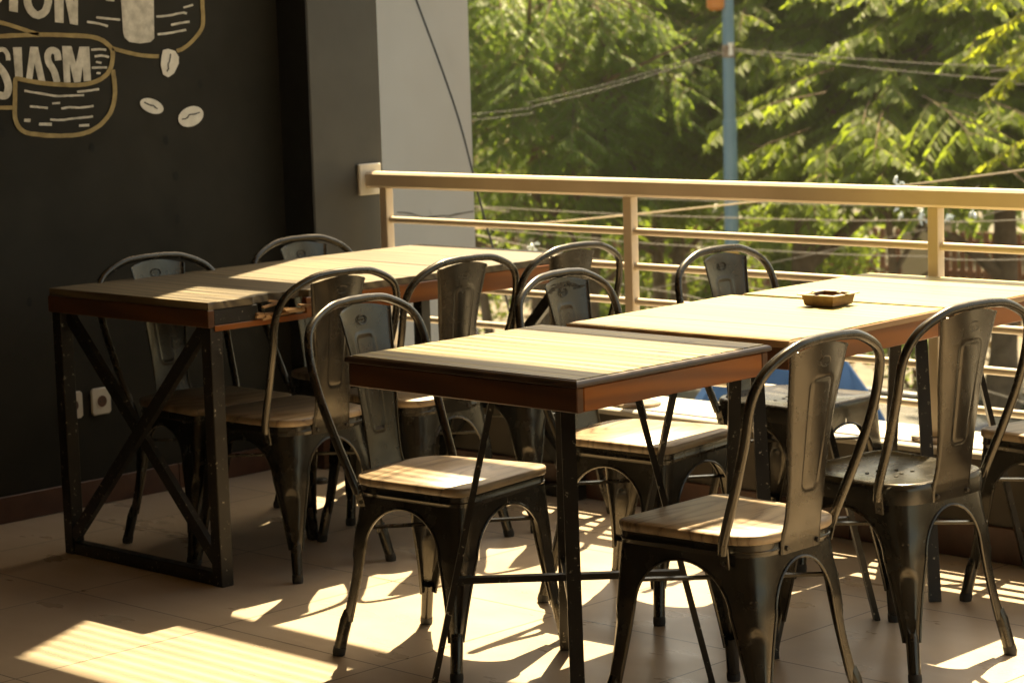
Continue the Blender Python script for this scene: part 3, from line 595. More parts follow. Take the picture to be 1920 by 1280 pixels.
wall = empty('mural_wall', 'charcoal wall with chalk-style lettering, ochre scrolls and white coffee beans painted on it', 'wall', (WX, 0, 0))
mb = MB(); mb.box(-.18, 0, -3.2, 5.0, 0, 5.6); mb.build('wall_face', M['dark_wall'], wall, smooth=False)
mb = MB(); y = -3.1
while y < 4.99:
    mb.box(.0005, .011, y+.001, min(y+.398, 4.999), .001, .081, .0015); y += .4
mb.build('skirting', M['red_tile'], wall)
mural = json.loads('''{"polys":{"letter":[[[3.9702,1.6013],[4.0016,1.6011],[3.9948,1.5157],[3.9646,1.5212]],[[3.9206,1.5745],[3.9448,1.5743],[3.9434,1.5539],[3.9346,1.5445],[3.9182,1.5406]],[[4.1288,1.6004],[4.1637,1.6001],[4.1558,1.4819],[4.1244,1.4853]],[[4.1631,1.5723],[4.179,1.4797],[4.2077,1.474],[4.216,1.5998],[4.2041,1.5999],[4.1978,1.5441],[4.1786,1.6001],[4.165,1.6001]],[[3.9702,1.414],[4.001,1.4139],[3.9993,1.3237],[3.9724,1.3274]],[[4.0311,1.4145],[4.0588,1.4128],[4.0788,1.308],[4.0539,1.3113],[4.0434,1.3648],[4.0313,1.3142],[4.0097,1.3192]],[[4.1457,1.4137],[4.1796,1.4122],[4.1925,1.362],[4.2086,1.41],[4.2451,1.4091],[4.2448,1.3066],[4.2179,1.3048],[4.2165,1.3489],[4.2057,1.3031],[4.1821,1.3025],[4.1701,1.3592],[4.169,1.3037],[4.1452,1.3046]]],"block":[[[4.3723,1.5989],[4.5009,1.5981],[4.493,1.4289],[4.4778,1.4177],[4.437,1.414],[4.3971,1.4196],[4.3793,1.4333],[4.3746,1.4494]]]},"strokes":{"letter":[[[[4.0177,1.573],[4.0176,1.5643],[4.0174,1.5551],[4.0176,1.5457],[4.0188,1.5366],[4.0215,1.5284],[4.025,1.5211],[4.0295,1.5146],[4.0349,1.5088],[4.0412,1.5039],[4.0486,1.4997],[4.0572,1.4967],[4.0672,1.4956],[4.0773,1.4972],[4.0862,1.5006],[4.0941,1.505],[4.1009,1.5101],[4.1063,1.516],[4.1104,1.5223],[4.1133,1.5291],[4.1155,1.5364],[4.1174,1.5448],[4.1189,1.5546],[4.1196,1.5649],[4.1188,1.5748],[4.1166,1.5842],[4.1131,1.5935],[4.1074,1.6026],[4.0982,1.6102],[4.0859,1.6143],[4.0728,1.6155],[4.0595,1.6144],[4.0465,1.6105],[4.0361,1.6028],[4.0294,1.594],[4.0244,1.5859],[4.0195,1.5787]],[[4.0449,1.574],[4.0449,1.565],[4.0446,1.5561],[4.0447,1.5481],[4.0456,1.5417],[4.0473,1.5364],[4.0497,1.5316],[4.0524,1.5276],[4.0554,1.5245],[4.0588,1.5218],[4.0624,1.5198],[4.0656,1.5186],[4.0673,1.5184],[4.0695,1.5188],[4.0734,1.5203],[4.0776,1.5227],[4.081,1.5252],[4.0832,1.5277],[4.0851,1.5307],[4.0868,1.5348],[4.0885,1.5402],[4.0901,1.5474],[4.0914,1.5557],[4.092,1.5639],[4.0914,1.5709],[4.0898,1.5777],[4.0874,1.5842],[4.0846,1.5889],[4.0824,1.591],[4.0784,1.5922],[4.0713,1.5928],[4.0639,1.5922],[4.0594,1.5911],[4.0568,1.589],[4.053,1.5837],[4.0483,1.576],[4.0431,1.5683]]],[[[3.9594,1.376],[3.9596,1.3802],[3.96,1.3847],[3.96,1.39],[3.9586,1.3956],[3.9558,1.4008],[3.9521,1.4059],[3.9472,1.4106],[3.9407,1.4143],[3.9329,1.4158],[3.9254,1.4157],[3.9188,1.4151],[3.9126,1.4148]],[[3.9432,1.3762],[3.9434,1.3807],[3.9438,1.3849],[3.9438,1.3883],[3.9431,1.391],[3.9414,1.3942],[3.9389,1.3976],[3.9362,1.4003],[3.9338,1.4017],[3.9309,1.4022],[3.9261,1.4021],[3.9198,1.4015],[3.9133,1.4012]]],[[[3.8888,1.3706],[3.8967,1.3625],[3.9048,1.3545],[3.9121,1.3469],[3.9179,1.34],[3.9223,1.3335],[3.9257,1.3272],[3.9284,1.321],[3.9307,1.315],[3.9323,1.3092],[3.9334,1.304],[3.9338,1.2993],[3.9335,1.2952],[3.9324,1.291],[3.9307,1.2868],[3.929,1.2838],[3.9288,1.2834],[3.9298,1.2838],[3.9279,1.284],[3.9239,1.2848],[3.9197,1.2857],[3.9169,1.2865],[3.9142,1.2877],[3.9106,1.2896],[3.9066,1.2915]],[[3.9087,1.3848],[3.9166,1.3768],[3.9248,1.3687],[3.9328,1.3604],[3.9398,1.352],[3.9454,1.3438],[3.9497,1.3359],[3.9531,1.3284],[3.9557,1.3212],[3.9579,1.3141],[3.9593,1.3069],[3.9599,1.2997],[3.9593,1.2926],[3.9576,1.2854],[3.9547,1.2783],[3.9504,1.2716],[3.9434,1.2653],[3.9334,1.2621],[3.9246,1.2622],[3.9177,1.2634],[3.9119,1.2647],[3.9062,1.2664],[3.9012,1.2687],[3.8973,1.2707],[3.8936,1.2724]]],[[[4.1415,1.3719],[4.1409,1.3778],[4.1405,1.3842],[4.1395,1.3911],[4.1368,1.3982],[4.1316,1.4042],[4.1252,1.4083],[4.1186,1.4109],[4.1115,1.4121],[4.1039,1.4116],[4.0972,1.4094],[4.0917,1.4062],[4.087,1.4023],[4.0835,1.3977],[4.0812,1.3927],[4.0798,1.3877],[4.0792,1.3827],[4.0793,1.3778],[4.0799,1.3727],[4.0814,1.3672],[4.0839,1.361],[4.0879,1.3539],[4.0927,1.3466],[4.0973,1.3395],[4.1008,1.3329],[4.1031,1.3263],[4.105,1.3193],[4.1068,1.3117],[4.1088,1.304]],[[4.1171,1.3698],[4.1165,1.376],[4.1161,1.3821],[4.1155,1.3868],[4.1148,1.3891],[4.1139,1.39],[4.1122,1.391],[4.1101,1.3918],[4.1091,1.392],[4.1092,1.392],[4.1084,1.3917],[4.107,1.3909],[4.106,1.3901],[4.1053,1.3891],[4.1045,1.3873],[4.1038,1.385],[4.1035,1.3822],[4.1035,1.3794],[4.1039,1.3765],[4.1048,1.3731],[4.1065,1.3689],[4.1096,1.3633],[4.1142,1.3564],[4.1193,1.3485],[4.1237,1.3401],[4.1268,1.3318],[4.129,1.3237],[4.1308,1.3159],[4.1327,1.3083]]]],"gold":[[[[3.9048,1.4876],[3.9104,1.4863],[3.9157,1.4851],[3.9215,1.4838],[3.9285,1.4821],[3.9369,1.4801],[3.9462,1.4779],[3.9565,1.4754],[3.9681,1.4722],[3.9823,1.468],[3.9985,1.463],[4.0146,1.458],[4.0283,1.4538],[4.0386,1.4509],[4.0466,1.4488],[4.0537,1.4471],[4.0612,1.4451]],[[3.9089,1.4988],[3.9144,1.4975],[3.9198,1.4963],[3.9256,1.4949],[3.9327,1.4932],[3.9411,1.4913],[3.9505,1.4891],[3.9611,1.4865],[3.973,1.4832],[3.9874,1.479],[4.0037,1.474],[4.0198,1.469],[4.0334,1.4649],[4.0434,1.4621],[4.0512,1.46],[4.0582,1.4583],[4.0657,1.4564]]],[[[3.9037,1.4406],[3.9089,1.4408],[3.9135,1.441],[3.9192,1.4412],[3.9278,1.4414],[3.94,1.4416],[3.9547,1.4419],[3.9712,1.4422],[3.9889,1.4424],[4.0075,1.4427],[4.0275,1.443],[4.0487,1.4432],[4.0713,1.443],[4.0964,1.4422],[4.1238,1.441],[4.1511,1.4396],[4.1759,1.4382],[4.1979,1.4368],[4.2183,1.4354],[4.2364,1.4338],[4.2519,1.432],[4.264,1.4299],[4.2731,1.4277],[4.2806,1.4251],[4.2878,1.4222],[4.2947,1.4189],[4.3007,1.4151],[4.3061,1.4111],[4.3107,1.4071],[4.3146,1.4033],[4.3174,1.3999],[4.3194,1.3964],[4.3208,1.3921],[4.3216,1.3866],[4.3217,1.38],[4.3211,1.373],[4.3199,1.3661],[4.3181,1.3593],[4.3158,1.3524],[4.3129,1.346],[4.3094,1.3402],[4.3051,1.335],[4.3001,1.3302],[4.2945,1.3257],[4.2883,1.3216],[4.2821,1.318],[4.2757,1.3149],[4.2684,1.3122],[4.2596,1.3096],[4.2486,1.3071],[4.236,1.3048],[4.2226,1.303],[4.2091,1.3019],[4.1959,1.3016],[4.1824,1.3019],[4.1677,1.3028],[4.1506,1.304],[4.1301,1.3057],[4.1069,1.3078],[4.0838,1.3102],[4.0633,1.3127],[4.0455,1.3155],[4.0289,1.3187],[4.0143,1.3217],[4.0025,1.3241],[3.9945,1.3258],[3.9894,1.3271],[3.9851,1.3281],[3.981,1.3284],[3.9776,1.3286],[3.9722,1.3282],[3.9664,1.3238],[3.9641,1.3183],[3.9628,1.3108],[3.962,1.3014],[3.9613,1.2908],[3.9605,1.2797],[3.9593,1.2672],[3.9579,1.2531],[3.9566,1.2395],[3.9557,1.2281],[3.9552,1.2201],[3.9549,1.214],[3.9552,1.2084],[3.9562,1.2023],[3.9579,1.1956],[3.9603,1.1886],[3.9636,1.1816],[3.968,1.1752],[3.9731,1.1696],[3.979,1.1645],[3.9862,1.1599],[3.9949,1.156],[4.0051,1.1528],[4.0164,1.1503],[4.0287,1.1482],[4.0418,1.1462],[4.0562,1.1442],[4.072,1.1422],[4.0885,1.1406],[4.1051,1.1393],[4.1223,1.1384],[4.1402,1.1378],[4.1579,1.1377],[4.1743,1.1381],[4.189,1.1391],[4.2027,1.1405],[4.2158,1.1427],[4.2286,1.1456],[4.2413,1.1496],[4.2535,1.1544],[4.265,1.1598],[4.2757,1.1657],[4.2855,1.1722],[4.2945,1.1792],[4.3026,1.1866],[4.3099,1.1942],[4.3164,1.2021],[4.3219,1.2103],[4.3267,1.2187],[4.3307,1.2273],[4.3341,1.2363],[4.3367,1.2456],[4.3387,1.255],[4.3401,1.2643],[4.3408,1.2736],[4.341,1.2829],[4.3407,1.292],[4.3402,1.3011],[4.3394,1.3103],[4.3383,1.3194],[4.337,1.3284],[4.3359,1.3373]],[[3.9035,1.4535],[3.9087,1.4537],[3.9133,1.4539],[3.9192,1.4541],[3.9279,1.4543],[3.9401,1.4546],[3.9549,1.4549],[3.9715,1.4552],[3.9891,1.4554],[4.0077,1.4557],[4.0277,1.4561],[4.0492,1.4563],[4.0721,1.4561],[4.0976,1.4553],[4.1251,1.4542],[4.1526,1.4528],[4.1775,1.4514],[4.1997,1.4501],[4.2202,1.4487],[4.2389,1.4471],[4.2551,1.4452],[4.2683,1.4429],[4.2789,1.4403],[4.2877,1.4374],[4.296,1.4341],[4.3042,1.4301],[4.3115,1.4256],[4.3179,1.4208],[4.3234,1.4161],[4.328,1.4115],[4.332,1.4067],[4.3351,1.4012],[4.3373,1.3949],[4.3383,1.3876],[4.3384,1.3798],[4.3377,1.3718],[4.3363,1.364],[4.3343,1.3563],[4.3317,1.3485],[4.3282,1.3408],[4.3238,1.3336],[4.3184,1.327],[4.3123,1.3211],[4.3055,1.3157],[4.2983,1.3109],[4.291,1.3067],[4.2833,1.303],[4.2745,1.2997],[4.2643,1.2968],[4.2524,1.2941],[4.239,1.2916],[4.2246,1.2897],[4.21,1.2885],[4.1957,1.2882],[4.1814,1.2886],[4.1662,1.2895],[4.149,1.2908],[4.1282,1.2925],[4.1049,1.2946],[4.0815,1.2971],[4.0605,1.2997],[4.0421,1.3026],[4.0251,1.3059],[4.0103,1.309],[3.9985,1.3114],[3.9901,1.3132],[3.9848,1.3146],[3.982,1.3152],[3.9795,1.3154],[3.9767,1.3156],[3.9777,1.316],[3.9801,1.3178],[3.9793,1.3158],[3.9783,1.3097],[3.9775,1.3008],[3.9769,1.2902],[3.976,1.2789],[3.9748,1.2662],[3.9734,1.2522],[3.9721,1.2386],[3.9712,1.2274],[3.9707,1.2195],[3.9705,1.214],[3.9707,1.2096],[3.9715,1.2047],[3.973,1.1988],[3.9751,1.1928],[3.9777,1.1873],[3.981,1.1824],[3.9849,1.1782],[3.9893,1.1744],[3.9945,1.1711],[4.0012,1.168],[4.0097,1.1654],[4.0199,1.1632],[4.0316,1.1612],[4.0444,1.1592],[4.0586,1.1573],[4.074,1.1554],[4.09,1.1538],[4.1062,1.1526],[4.123,1.1517],[4.1405,1.1512],[4.1575,1.1511],[4.1732,1.1515],[4.1872,1.1524],[4.1999,1.1538],[4.2118,1.1558],[4.2233,1.1585],[4.2347,1.162],[4.2457,1.1664],[4.2562,1.1713],[4.2658,1.1766],[4.2745,1.1824],[4.2825,1.1886],[4.2898,1.1953],[4.2964,1.2022],[4.3021,1.2092],[4.307,1.2164],[4.3112,1.2239],[4.3149,1.2317],[4.3179,1.2398],[4.3203,1.2483],[4.3221,1.2569],[4.3234,1.2656],[4.3241,1.2741],[4.3242,1.2827],[4.324,1.2914],[4.3235,1.3002],[4.3227,1.309],[4.3217,1.3178],[4.3204,1.3268],[4.3192,1.3357]]],[[[4.3272,1.3966],[4.3363,1.3942],[4.3451,1.3919],[4.3547,1.3894],[4.3664,1.3866],[4.3809,1.3831],[4.3974,1.3791],[4.4152,1.3752],[4.4332,1.3721],[4.4512,1.37],[4.4695,1.3686],[4.4878,1.3675],[4.506,1.3663]],[[4.332,1.4081],[4.3412,1.4057],[4.3499,1.4034],[4.3594,1.401],[4.371,1.3982],[4.3854,1.3948],[4.4018,1.3909],[4.4191,1.3871],[4.4362,1.3841],[4.4533,1.3821],[4.471,1.3808],[4.4892,1.3798],[4.5075,1.3786]]],[[[4.6828,1.5968],[4.6825,1.578],[4.6823,1.5588],[4.682,1.5404],[4.6816,1.5236],[4.6815,1.5085],[4.6815,1.4949],[4.6811,1.483],[4.68,1.4729],[4.6783,1.4655],[4.6762,1.4603],[4.6733,1.4558],[4.669,1.4502],[4.6627,1.4435],[4.6549,1.4363],[4.6463,1.4292],[4.6379,1.4226],[4.6297,1.4167],[4.6214,1.4113],[4.6132,1.4064],[4.6055,1.4023],[4.5983,1.3993],[4.5912,1.397],[4.5837,1.3949],[4.576,1.3926]],[[4.6988,1.5972],[4.6985,1.5783],[4.6982,1.5591],[4.698,1.5406],[4.6976,1.5238],[4.6975,1.5089],[4.6975,1.4951],[4.6971,1.4826],[4.6959,1.4717],[4.6938,1.4629],[4.6911,1.456],[4.6873,1.4499],[4.6821,1.4434],[4.6752,1.4359],[4.6667,1.4281],[4.6576,1.4206],[4.6488,1.4137],[4.6401,1.4074],[4.6312,1.4016],[4.6222,1.3963],[4.6134,1.3917],[4.6048,1.3881],[4.5966,1.3854],[4.5889,1.3833],[4.5814,1.3811]]],[[[3.8886,1.2335],[3.9575,1.2304]],[[3.8895,1.2458],[3.9584,1.2428]]]],"dash":[[[[4.2406,1.4813],[4.2521,1.4796],[4.2639,1.478],[4.2752,1.4763],[4.2853,1.4745],[4.2941,1.4725],[4.3018,1.4704],[4.3093,1.4681],[4.3171,1.4659]],[[4.2423,1.4879],[4.2538,1.4862],[4.2655,1.4846],[4.277,1.4829],[4.2876,1.481],[4.2967,1.4789],[4.3048,1.4767],[4.3124,1.4744],[4.3201,1.4722]]],[[[4.2762,1.494],[4.2875,1.4928],[4.299,1.4915],[4.3104,1.4902],[4.3217,1.489],[4.3327,1.4879],[4.3436,1.4868],[4.3545,1.4858],[4.3654,1.4847]],[[4.2776,1.5007],[4.2889,1.4994],[4.3004,1.4982],[4.3117,1.4969],[4.323,1.4957],[4.334,1.4946],[4.3449,1.4935],[4.3557,1.4925],[4.3667,1.4914]]],[[[4.3145,1.5465],[4.3471,1.5433]],[[4.3158,1.5531],[4.3484,1.55]]],[[[4.6134,1.5184],[4.6535,1.5263]],[[4.6115,1.5251],[4.6515,1.533]]],[[[4.5055,1.492],[4.518,1.4926],[4.5306,1.4931],[4.5433,1.4938],[4.5562,1.4949],[4.5699,1.4967],[4.584,1.499],[4.597,1.5011],[4.6072,1.5024],[4.6134,1.5025],[4.6168,1.5019],[4.6199,1.5009],[4.624,1.5]],[[4.5052,1.4989],[4.5178,1.4995],[4.5303,1.5],[4.5428,1.5007],[4.5552,1.5017],[4.5685,1.5034],[4.5825,1.5058],[4.5957,1.5079],[4.6065,1.5093],[4.6142,1.5094],[4.6194,1.5086],[4.6229,1.5075],[4.6266,1.5067]]],[[[4.5615,1.4658],[4.57,1.467],[4.5786,1.4682],[4.5872,1.4694],[4.5962,1.4705],[4.6056,1.4715],[4.6155,1.4724],[4.6256,1.4733],[4.6357,1.4742]],[[4.5601,1.4725],[4.5687,1.4738],[4.5772,1.475],[4.586,1.4762],[4.5951,1.4774],[4.6048,1.4784],[4.6148,1.4793],[4.6249,1.4802],[4.6349,1.4811]]],[[[4.5066,1.4378],[4.5176,1.4383],[4.5282,1.4388],[4.5396,1.4394],[4.5528,1.4405],[4.5682,1.4422],[4.5852,1.4443],[4.603,1.4467],[4.6204,1.4489]],[[4.5063,1.4447],[4.5173,1.4452],[4.5279,1.4456],[4.5391,1.4463],[4.5519,1.4473],[4.5671,1.449],[4.584,1.4512],[4.6017,1.4535],[4.6192,1.4558]]],[[[4.251,1.3965],[4.2587,1.3967],[4.2665,1.397],[4.274,1.3971],[4.2811,1.3971],[4.2877,1.3966],[4.294,1.3959],[4.3003,1.3951],[4.3067,1.3943]],[[4.2509,1.4031],[4.2586,1.4034],[4.2664,1.4037],[4.2741,1.4039],[4.2817,1.4038],[4.2887,1.4033],[4.2954,1.4026],[4.3017,1.4017],[4.3081,1.4009]]],[[[4.263,1.376],[4.2696,1.3766],[4.276,1.3773],[4.2822,1.3778],[4.2884,1.3777],[4.2948,1.3769],[4.3015,1.3754],[4.3086,1.3737],[4.3157,1.3721]],[[4.2622,1.3827],[4.2687,1.3833],[4.2752,1.384],[4.2821,1.3845],[4.2893,1.3844],[4.2966,1.3835],[4.3039,1.3819],[4.3111,1.3802],[4.3181,1.3786]]],[[[4.2648,1.3593],[4.2863,1.3551]],[[4.2669,1.3659],[4.2884,1.3617]]],[[[4.2495,1.3421],[4.2565,1.342],[4.2635,1.342],[4.2705,1.342],[4.2776,1.3419],[4.2849,1.3417],[4.2923,1.3414],[4.2997,1.3412],[4.3072,1.3409]],[[4.2496,1.3488],[4.2566,1.3487],[4.2636,1.3487],[4.2707,1.3487],[4.2779,1.3486],[4.2853,1.3484],[4.2927,1.3482],[4.3002,1.3479],[4.3076,1.3477]]],[[[4.2653,1.3252],[4.2814,1.324]],[[4.2662,1.3319],[4.2823,1.3307]]],[[[4.0007,1.2817],[4.0129,1.2795],[4.0249,1.2774],[4.0373,1.2752],[4.0506,1.2728],[4.0657,1.2699],[4.0821,1.2667],[4.0984,1.2637],[4.1131,1.2615],[4.1251,1.2606],[4.1351,1.2605],[4.1448,1.2607],[4.156,1.2608],[4.1697,1.2606],[4.1848,1.2603],[4.2005,1.26],[4.2159,1.2598]],[[4.0024,1.2881],[4.0146,1.2859],[4.0266,1.2838],[4.039,1.2816],[4.0524,1.2792],[4.0676,1.2763],[4.084,1.2731],[4.1001,1.2702],[4.1143,1.2681],[4.1256,1.2672],[4.1351,1.2671],[4.1447,1.2674],[4.1561,1.2675],[4.1699,1.2672],[4.185,1.267],[4.2007,1.2667],[4.2161,1.2665]]],[[[4.1911,1.2714],[4.202,1.2718],[4.213,1.2722],[4.2238,1.2727],[4.2345,1.2732],[4.2446,1.2739],[4.2544,1.2747],[4.2641,1.2755],[4.2739,1.2763]],[[4.1908,1.2781],[4.2017,1.2785],[4.2126,1.2789],[4.2234,1.2794],[4.2339,1.2799],[4.2439,1.2806],[4.2537,1.2814],[4.2633,1.2822],[4.2731,1.283]]],[[[4.0975,1.2401],[4.127,1.2399]],[[4.0976,1.2467],[4.1271,1.2465]]],[[[4.0172,1.2352],[4.0237,1.2345],[4.03,1.2337],[4.0366,1.2329],[4.044,1.232],[4.0525,1.2308],[4.0619,1.2295],[4.0716,1.2282],[4.0812,1.2268]],[[4.0184,1.2417],[4.0248,1.241],[4.0311,1.2402],[4.0377,1.2394],[4.0452,1.2385],[4.0538,1.2373],[4.0632,1.2361],[4.073,1.2347],[4.0826,1.2334]]],[[[4.1307,1.2233],[4.1387,1.2241],[4.1466,1.225],[4.1544,1.2258],[4.1622,1.226],[4.1697,1.2255],[4.1774,1.2244],[4.1861,1.2233],[4.1963,1.2228],[4.2083,1.2231],[4.2215,1.2239],[4.2353,1.2249],[4.2487,1.2258]],[[4.1297,1.2299],[4.1376,1.2307],[4.1456,1.2317],[4.1538,1.2324],[4.1624,1.2327],[4.1708,1.2322],[4.1787,1.231],[4.187,1.23],[4.1964,1.2295],[4.2078,1.2298],[4.2209,1.2306],[4.2346,1.2316],[4.2481,1.2325]]],[[[4.0874,1.1926],[4.0964,1.1916],[4.1052,1.1905],[4.1147,1.1895],[4.1257,1.189],[4.1384,1.1893],[4.1523,1.19],[4.1669,1.1909],[4.1816,1.1917],[4.1968,1.1923],[4.2125,1.1928],[4.2284,1.1934],[4.2443,1.194]],[[4.0885,1.1992],[4.0976,1.1982],[4.1063,1.197],[4.1154,1.1961],[4.1258,1.1957],[4.1381,1.1959],[4.1517,1.1966],[4.1663,1.1976],[4.1811,1.1983],[4.1963,1.199],[4.2121,1.1996],[4.228,1.2002],[4.2439,1.2007]]],[[[3.9937,1.1928],[4.0171,1.1906]],[[3.995,1.2031],[4.0185,1.2009]]],[[[4.0456,1.1791],[4.0928,1.1757]],[[4.0466,1.1888],[4.0937,1.1855]]],[[[4.1905,1.168],[4.2293,1.1672]],[[4.1907,1.1765],[4.2295,1.1757]]]]},"beans":[[[[4.5239,1.3919],[4.5447,1.395],[4.5718,1.387],[4.5845,1.3684],[4.5832,1.3484],[4.5629,1.318],[4.5391,1.306],[4.5191,1.3158],[4.5118,1.3451],[4.5168,1.374]],[[[4.5494,1.3788],[4.5483,1.3737],[4.5471,1.3685],[4.5459,1.3635],[4.5446,1.3591],[4.5429,1.3552],[4.5409,1.3516],[4.539,1.3481],[4.5377,1.3445],[4.5375,1.3411],[4.538,1.3381],[4.5385,1.3357],[4.5384,1.3337],[4.5373,1.3319],[4.5356,1.3299],[4.5335,1.3278],[4.5314,1.3256]],[[4.5544,1.3781],[4.5532,1.373],[4.5521,1.3678],[4.5508,1.3628],[4.5494,1.358],[4.5476,1.3538],[4.5455,1.3501],[4.5437,1.3468],[4.5426,1.3439],[4.5425,1.3413],[4.543,1.3387],[4.5436,1.3359],[4.5433,1.3328],[4.5417,1.3299],[4.5396,1.3275],[4.5374,1.3254],[4.5354,1.3232]]]],[[[4.5127,1.2032],[4.5069,1.1979],[4.4975,1.1947],[4.4853,1.194],[4.4715,1.1958],[4.4575,1.1999],[4.4446,1.2059],[4.4341,1.2133],[4.4271,1.2212],[4.4241,1.229],[4.4255,1.2358],[4.4311,1.2411],[4.4405,1.2443],[4.4526,1.2451],[4.4663,1.2434],[4.4803,1.2393],[4.4933,1.2333],[4.5039,1.226],[4.511,1.218],[4.5141,1.2101]],[[[4.4387,1.2307],[4.4455,1.2277],[4.4526,1.2246],[4.4592,1.2218],[4.4645,1.2197],[4.4681,1.219],[4.4705,1.2197],[4.47,1.2199],[4.4709,1.2196],[4.4742,1.2176],[4.4786,1.2146],[4.4834,1.2113],[4.488,1.2081]],[[4.441,1.2342],[4.4478,1.2312],[4.4549,1.2281],[4.4614,1.2253],[4.4663,1.2234],[4.4682,1.223],[4.4681,1.2232],[4.4704,1.2239],[4.4735,1.223],[4.4773,1.2207],[4.4819,1.2177],[4.4867,1.2143],[4.4913,1.2111]]]],[[[4.6699,1.1952],[4.6721,1.1855],[4.6693,1.1753],[4.6617,1.1655],[4.6501,1.1571],[4.6357,1.151],[4.6198,1.1477],[4.6041,1.1475],[4.5901,1.1505],[4.5791,1.1564],[4.5721,1.1645],[4.57,1.1741],[4.5728,1.1843],[4.5802,1.194],[4.5917,1.2024],[4.606,1.2085],[4.6218,1.2119],[4.6375,1.2122],[4.6517,1.2092],[4.6628,1.2034]],[[[4.5845,1.1703],[4.59,1.1711],[4.5957,1.1719],[4.6014,1.1728],[4.6065,1.1744],[4.6102,1.177],[4.6125,1.18],[4.6142,1.1824],[4.6162,1.1838],[4.6194,1.1844],[4.6237,1.1844],[4.6287,1.1843],[4.6342,1.1846],[4.6399,1.1855],[4.6457,1.1867],[4.6516,1.1879],[4.6574,1.1891]],[[4.5835,1.1743],[4.5891,1.1751],[4.5948,1.1759],[4.5999,1.1767],[4.6038,1.1779],[4.6062,1.1796],[4.608,1.1821],[4.6103,1.185],[4.6139,1.1874],[4.6187,1.1884],[4.6237,1.1884],[4.6286,1.1883],[4.6335,1.1886],[4.6387,1.1894],[4.6443,1.1906],[4.6502,1.1918],[4.656,1.1931]]]]]}''')
def flat(name, pts, m, parent, x=.002):
    mb = MB(); mb.add([(x, y, z) for y, z in pts], [tuple(range(len(pts)))]); return mb.build(name, m, parent, smooth=False)
def ribbon(name, ab, m, parent, x=.003):
    a, b = ab; rnd = random.Random(len(a)); n = len(a)
    vs = []
    for (p, q) in zip(a, b):
        j = rnd.uniform(-.0006, .0006); vs += [(x, p[0]+j, p[1]+rnd.uniform(-.0006,.0006)), (x, q[0]+j, q[1]+rnd.uniform(-.0006,.0006))]
    mb = MB(); mb.add(vs, [(2*i, 2*i+1, 2*i+3, 2*i+2) for i in range(n-1)]); return mb.build(name, m, parent, smooth=False)
for pts in mural['polys']['letter']: flat('painted_letter', pts, M['letter_paint'], wall, .0022)
for ab in mural['strokes']['letter']: ribbon('painted_letter', ab, M['letter_paint'], wall, .0022)
for pts in mural['polys']['block']: flat('painted_block', pts, M['letter_paint'], wall, .0022)
for ab in mural['strokes']['gold']: ribbon('painted_scroll_line', ab, M['gold_paint'], wall, .0030)
for ab in mural['strokes']['dash']: ribbon('painted_dash', ab, M['letter_paint'], wall, .0026)
for pts, ab in mural['beans']:
    b = flat('painted_coffee_bean', pts, M['bean_paint'], wall, .0038); ribbon('bean_crease', ab, M['black'], b, .0046)

for y, z in [[4.235, 1.103], [4.519, 1.109], [4.666, 1.28], [4.55, 0.859], [3.977, 0.655], [4.552, 0.996], [3.916, 1.164]]:
    mb = MB(); mb.add([(.0016, y+.009*math.cos(2*PI*k/14), z+.015*math.sin(2*PI*k/14)) for k in range(14)], [tuple(range(14))]); mb.build('paint_spot', M['spot'], wall, smooth=False)
def socket(y, z, label):
    root = empty('wall_socket', label, 'socket', (WX+.0005, y, z), group='wall sockets')
    mb = MB(); c = .036; k = .008
    o = [(-c+k,-c-.006),(c-k,-c-.006),(c,-c-.006+k),(c,c+.006-k),(c-k,c+.006),(-c+k,c+.006),(-c,c+.006-k),(-c,-c-.006+k)]
    t = MB(); t.prism(o, 0, .011, .003); t.v = [(v[2], v[0], v[1]) for v in t.v]; t.build('cover_plate', M['plastic'], root)
    t = MB(); t.tube([(.0105, 0, 0), (.0125, 0, 0)], [.0225, .0215], 24); ring = t.build('receptacle', M['plastic'], root)
    t = MB(); t.tube([(.0126, 0, 0), (.0130, 0, 0)], [.0178, .0178], 24); t.build('recess', M['red_tile'], ring)
    for dy in (-.0065, .0065): t = MB(); t.tube([(.0131, dy, 0), (.0135, dy, 0)], [.0026, .0026], 10); t.build('pin_hole', M['black'], ring)
socket(4.214, .322, 'white wall socket seen whole between the left table legs')
socket(4.108, .322, 'white wall socket half hidden behind the left table leg')

# pillar at the end of the mural wall
pil = empty('corner_pillar', 'dark grey square pillar at the end of the mural wall', 'pillar', (-5.73, 5.0, 0))
mb = MB(); mb.box(-.47, 0, .0, .312, 0, 5.6, .004); mb.build('shaft', M['pillar'], pil, smooth=False)
mb = MB(); mb.box(-.1445, -.001, -.003, -.0005, .1, 5.6); mb.build('painted_shade_strip', M['side_shade'], pil, smooth=False)  # thin sheet over the unlit side face; its darkness is shade put into colour
mb = MB(); mb.box(-.1445, 0, -.012, -.0035, .001, .099, .001); mb.box(.0005, .010, -.012, .140, .001, .099, .001); mb.build('skirting', M['red_tile'], pil)

# parapet
par = empty('parapet', 'low concrete parapet carrying the railing, pale top, dark inner face', 'parapet', (0, 5.148, 0))
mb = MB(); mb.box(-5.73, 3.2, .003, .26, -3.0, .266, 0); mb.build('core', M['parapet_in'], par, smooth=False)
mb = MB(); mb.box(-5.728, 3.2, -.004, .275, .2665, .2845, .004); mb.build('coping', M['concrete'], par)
mb = MB(); x = -5.71
while x < 3: mb.box(x+.001, x+.398, -.010, .0025, .001, .095, .0015); x += .4
mb.build('skirting', M['red_tile'], par)

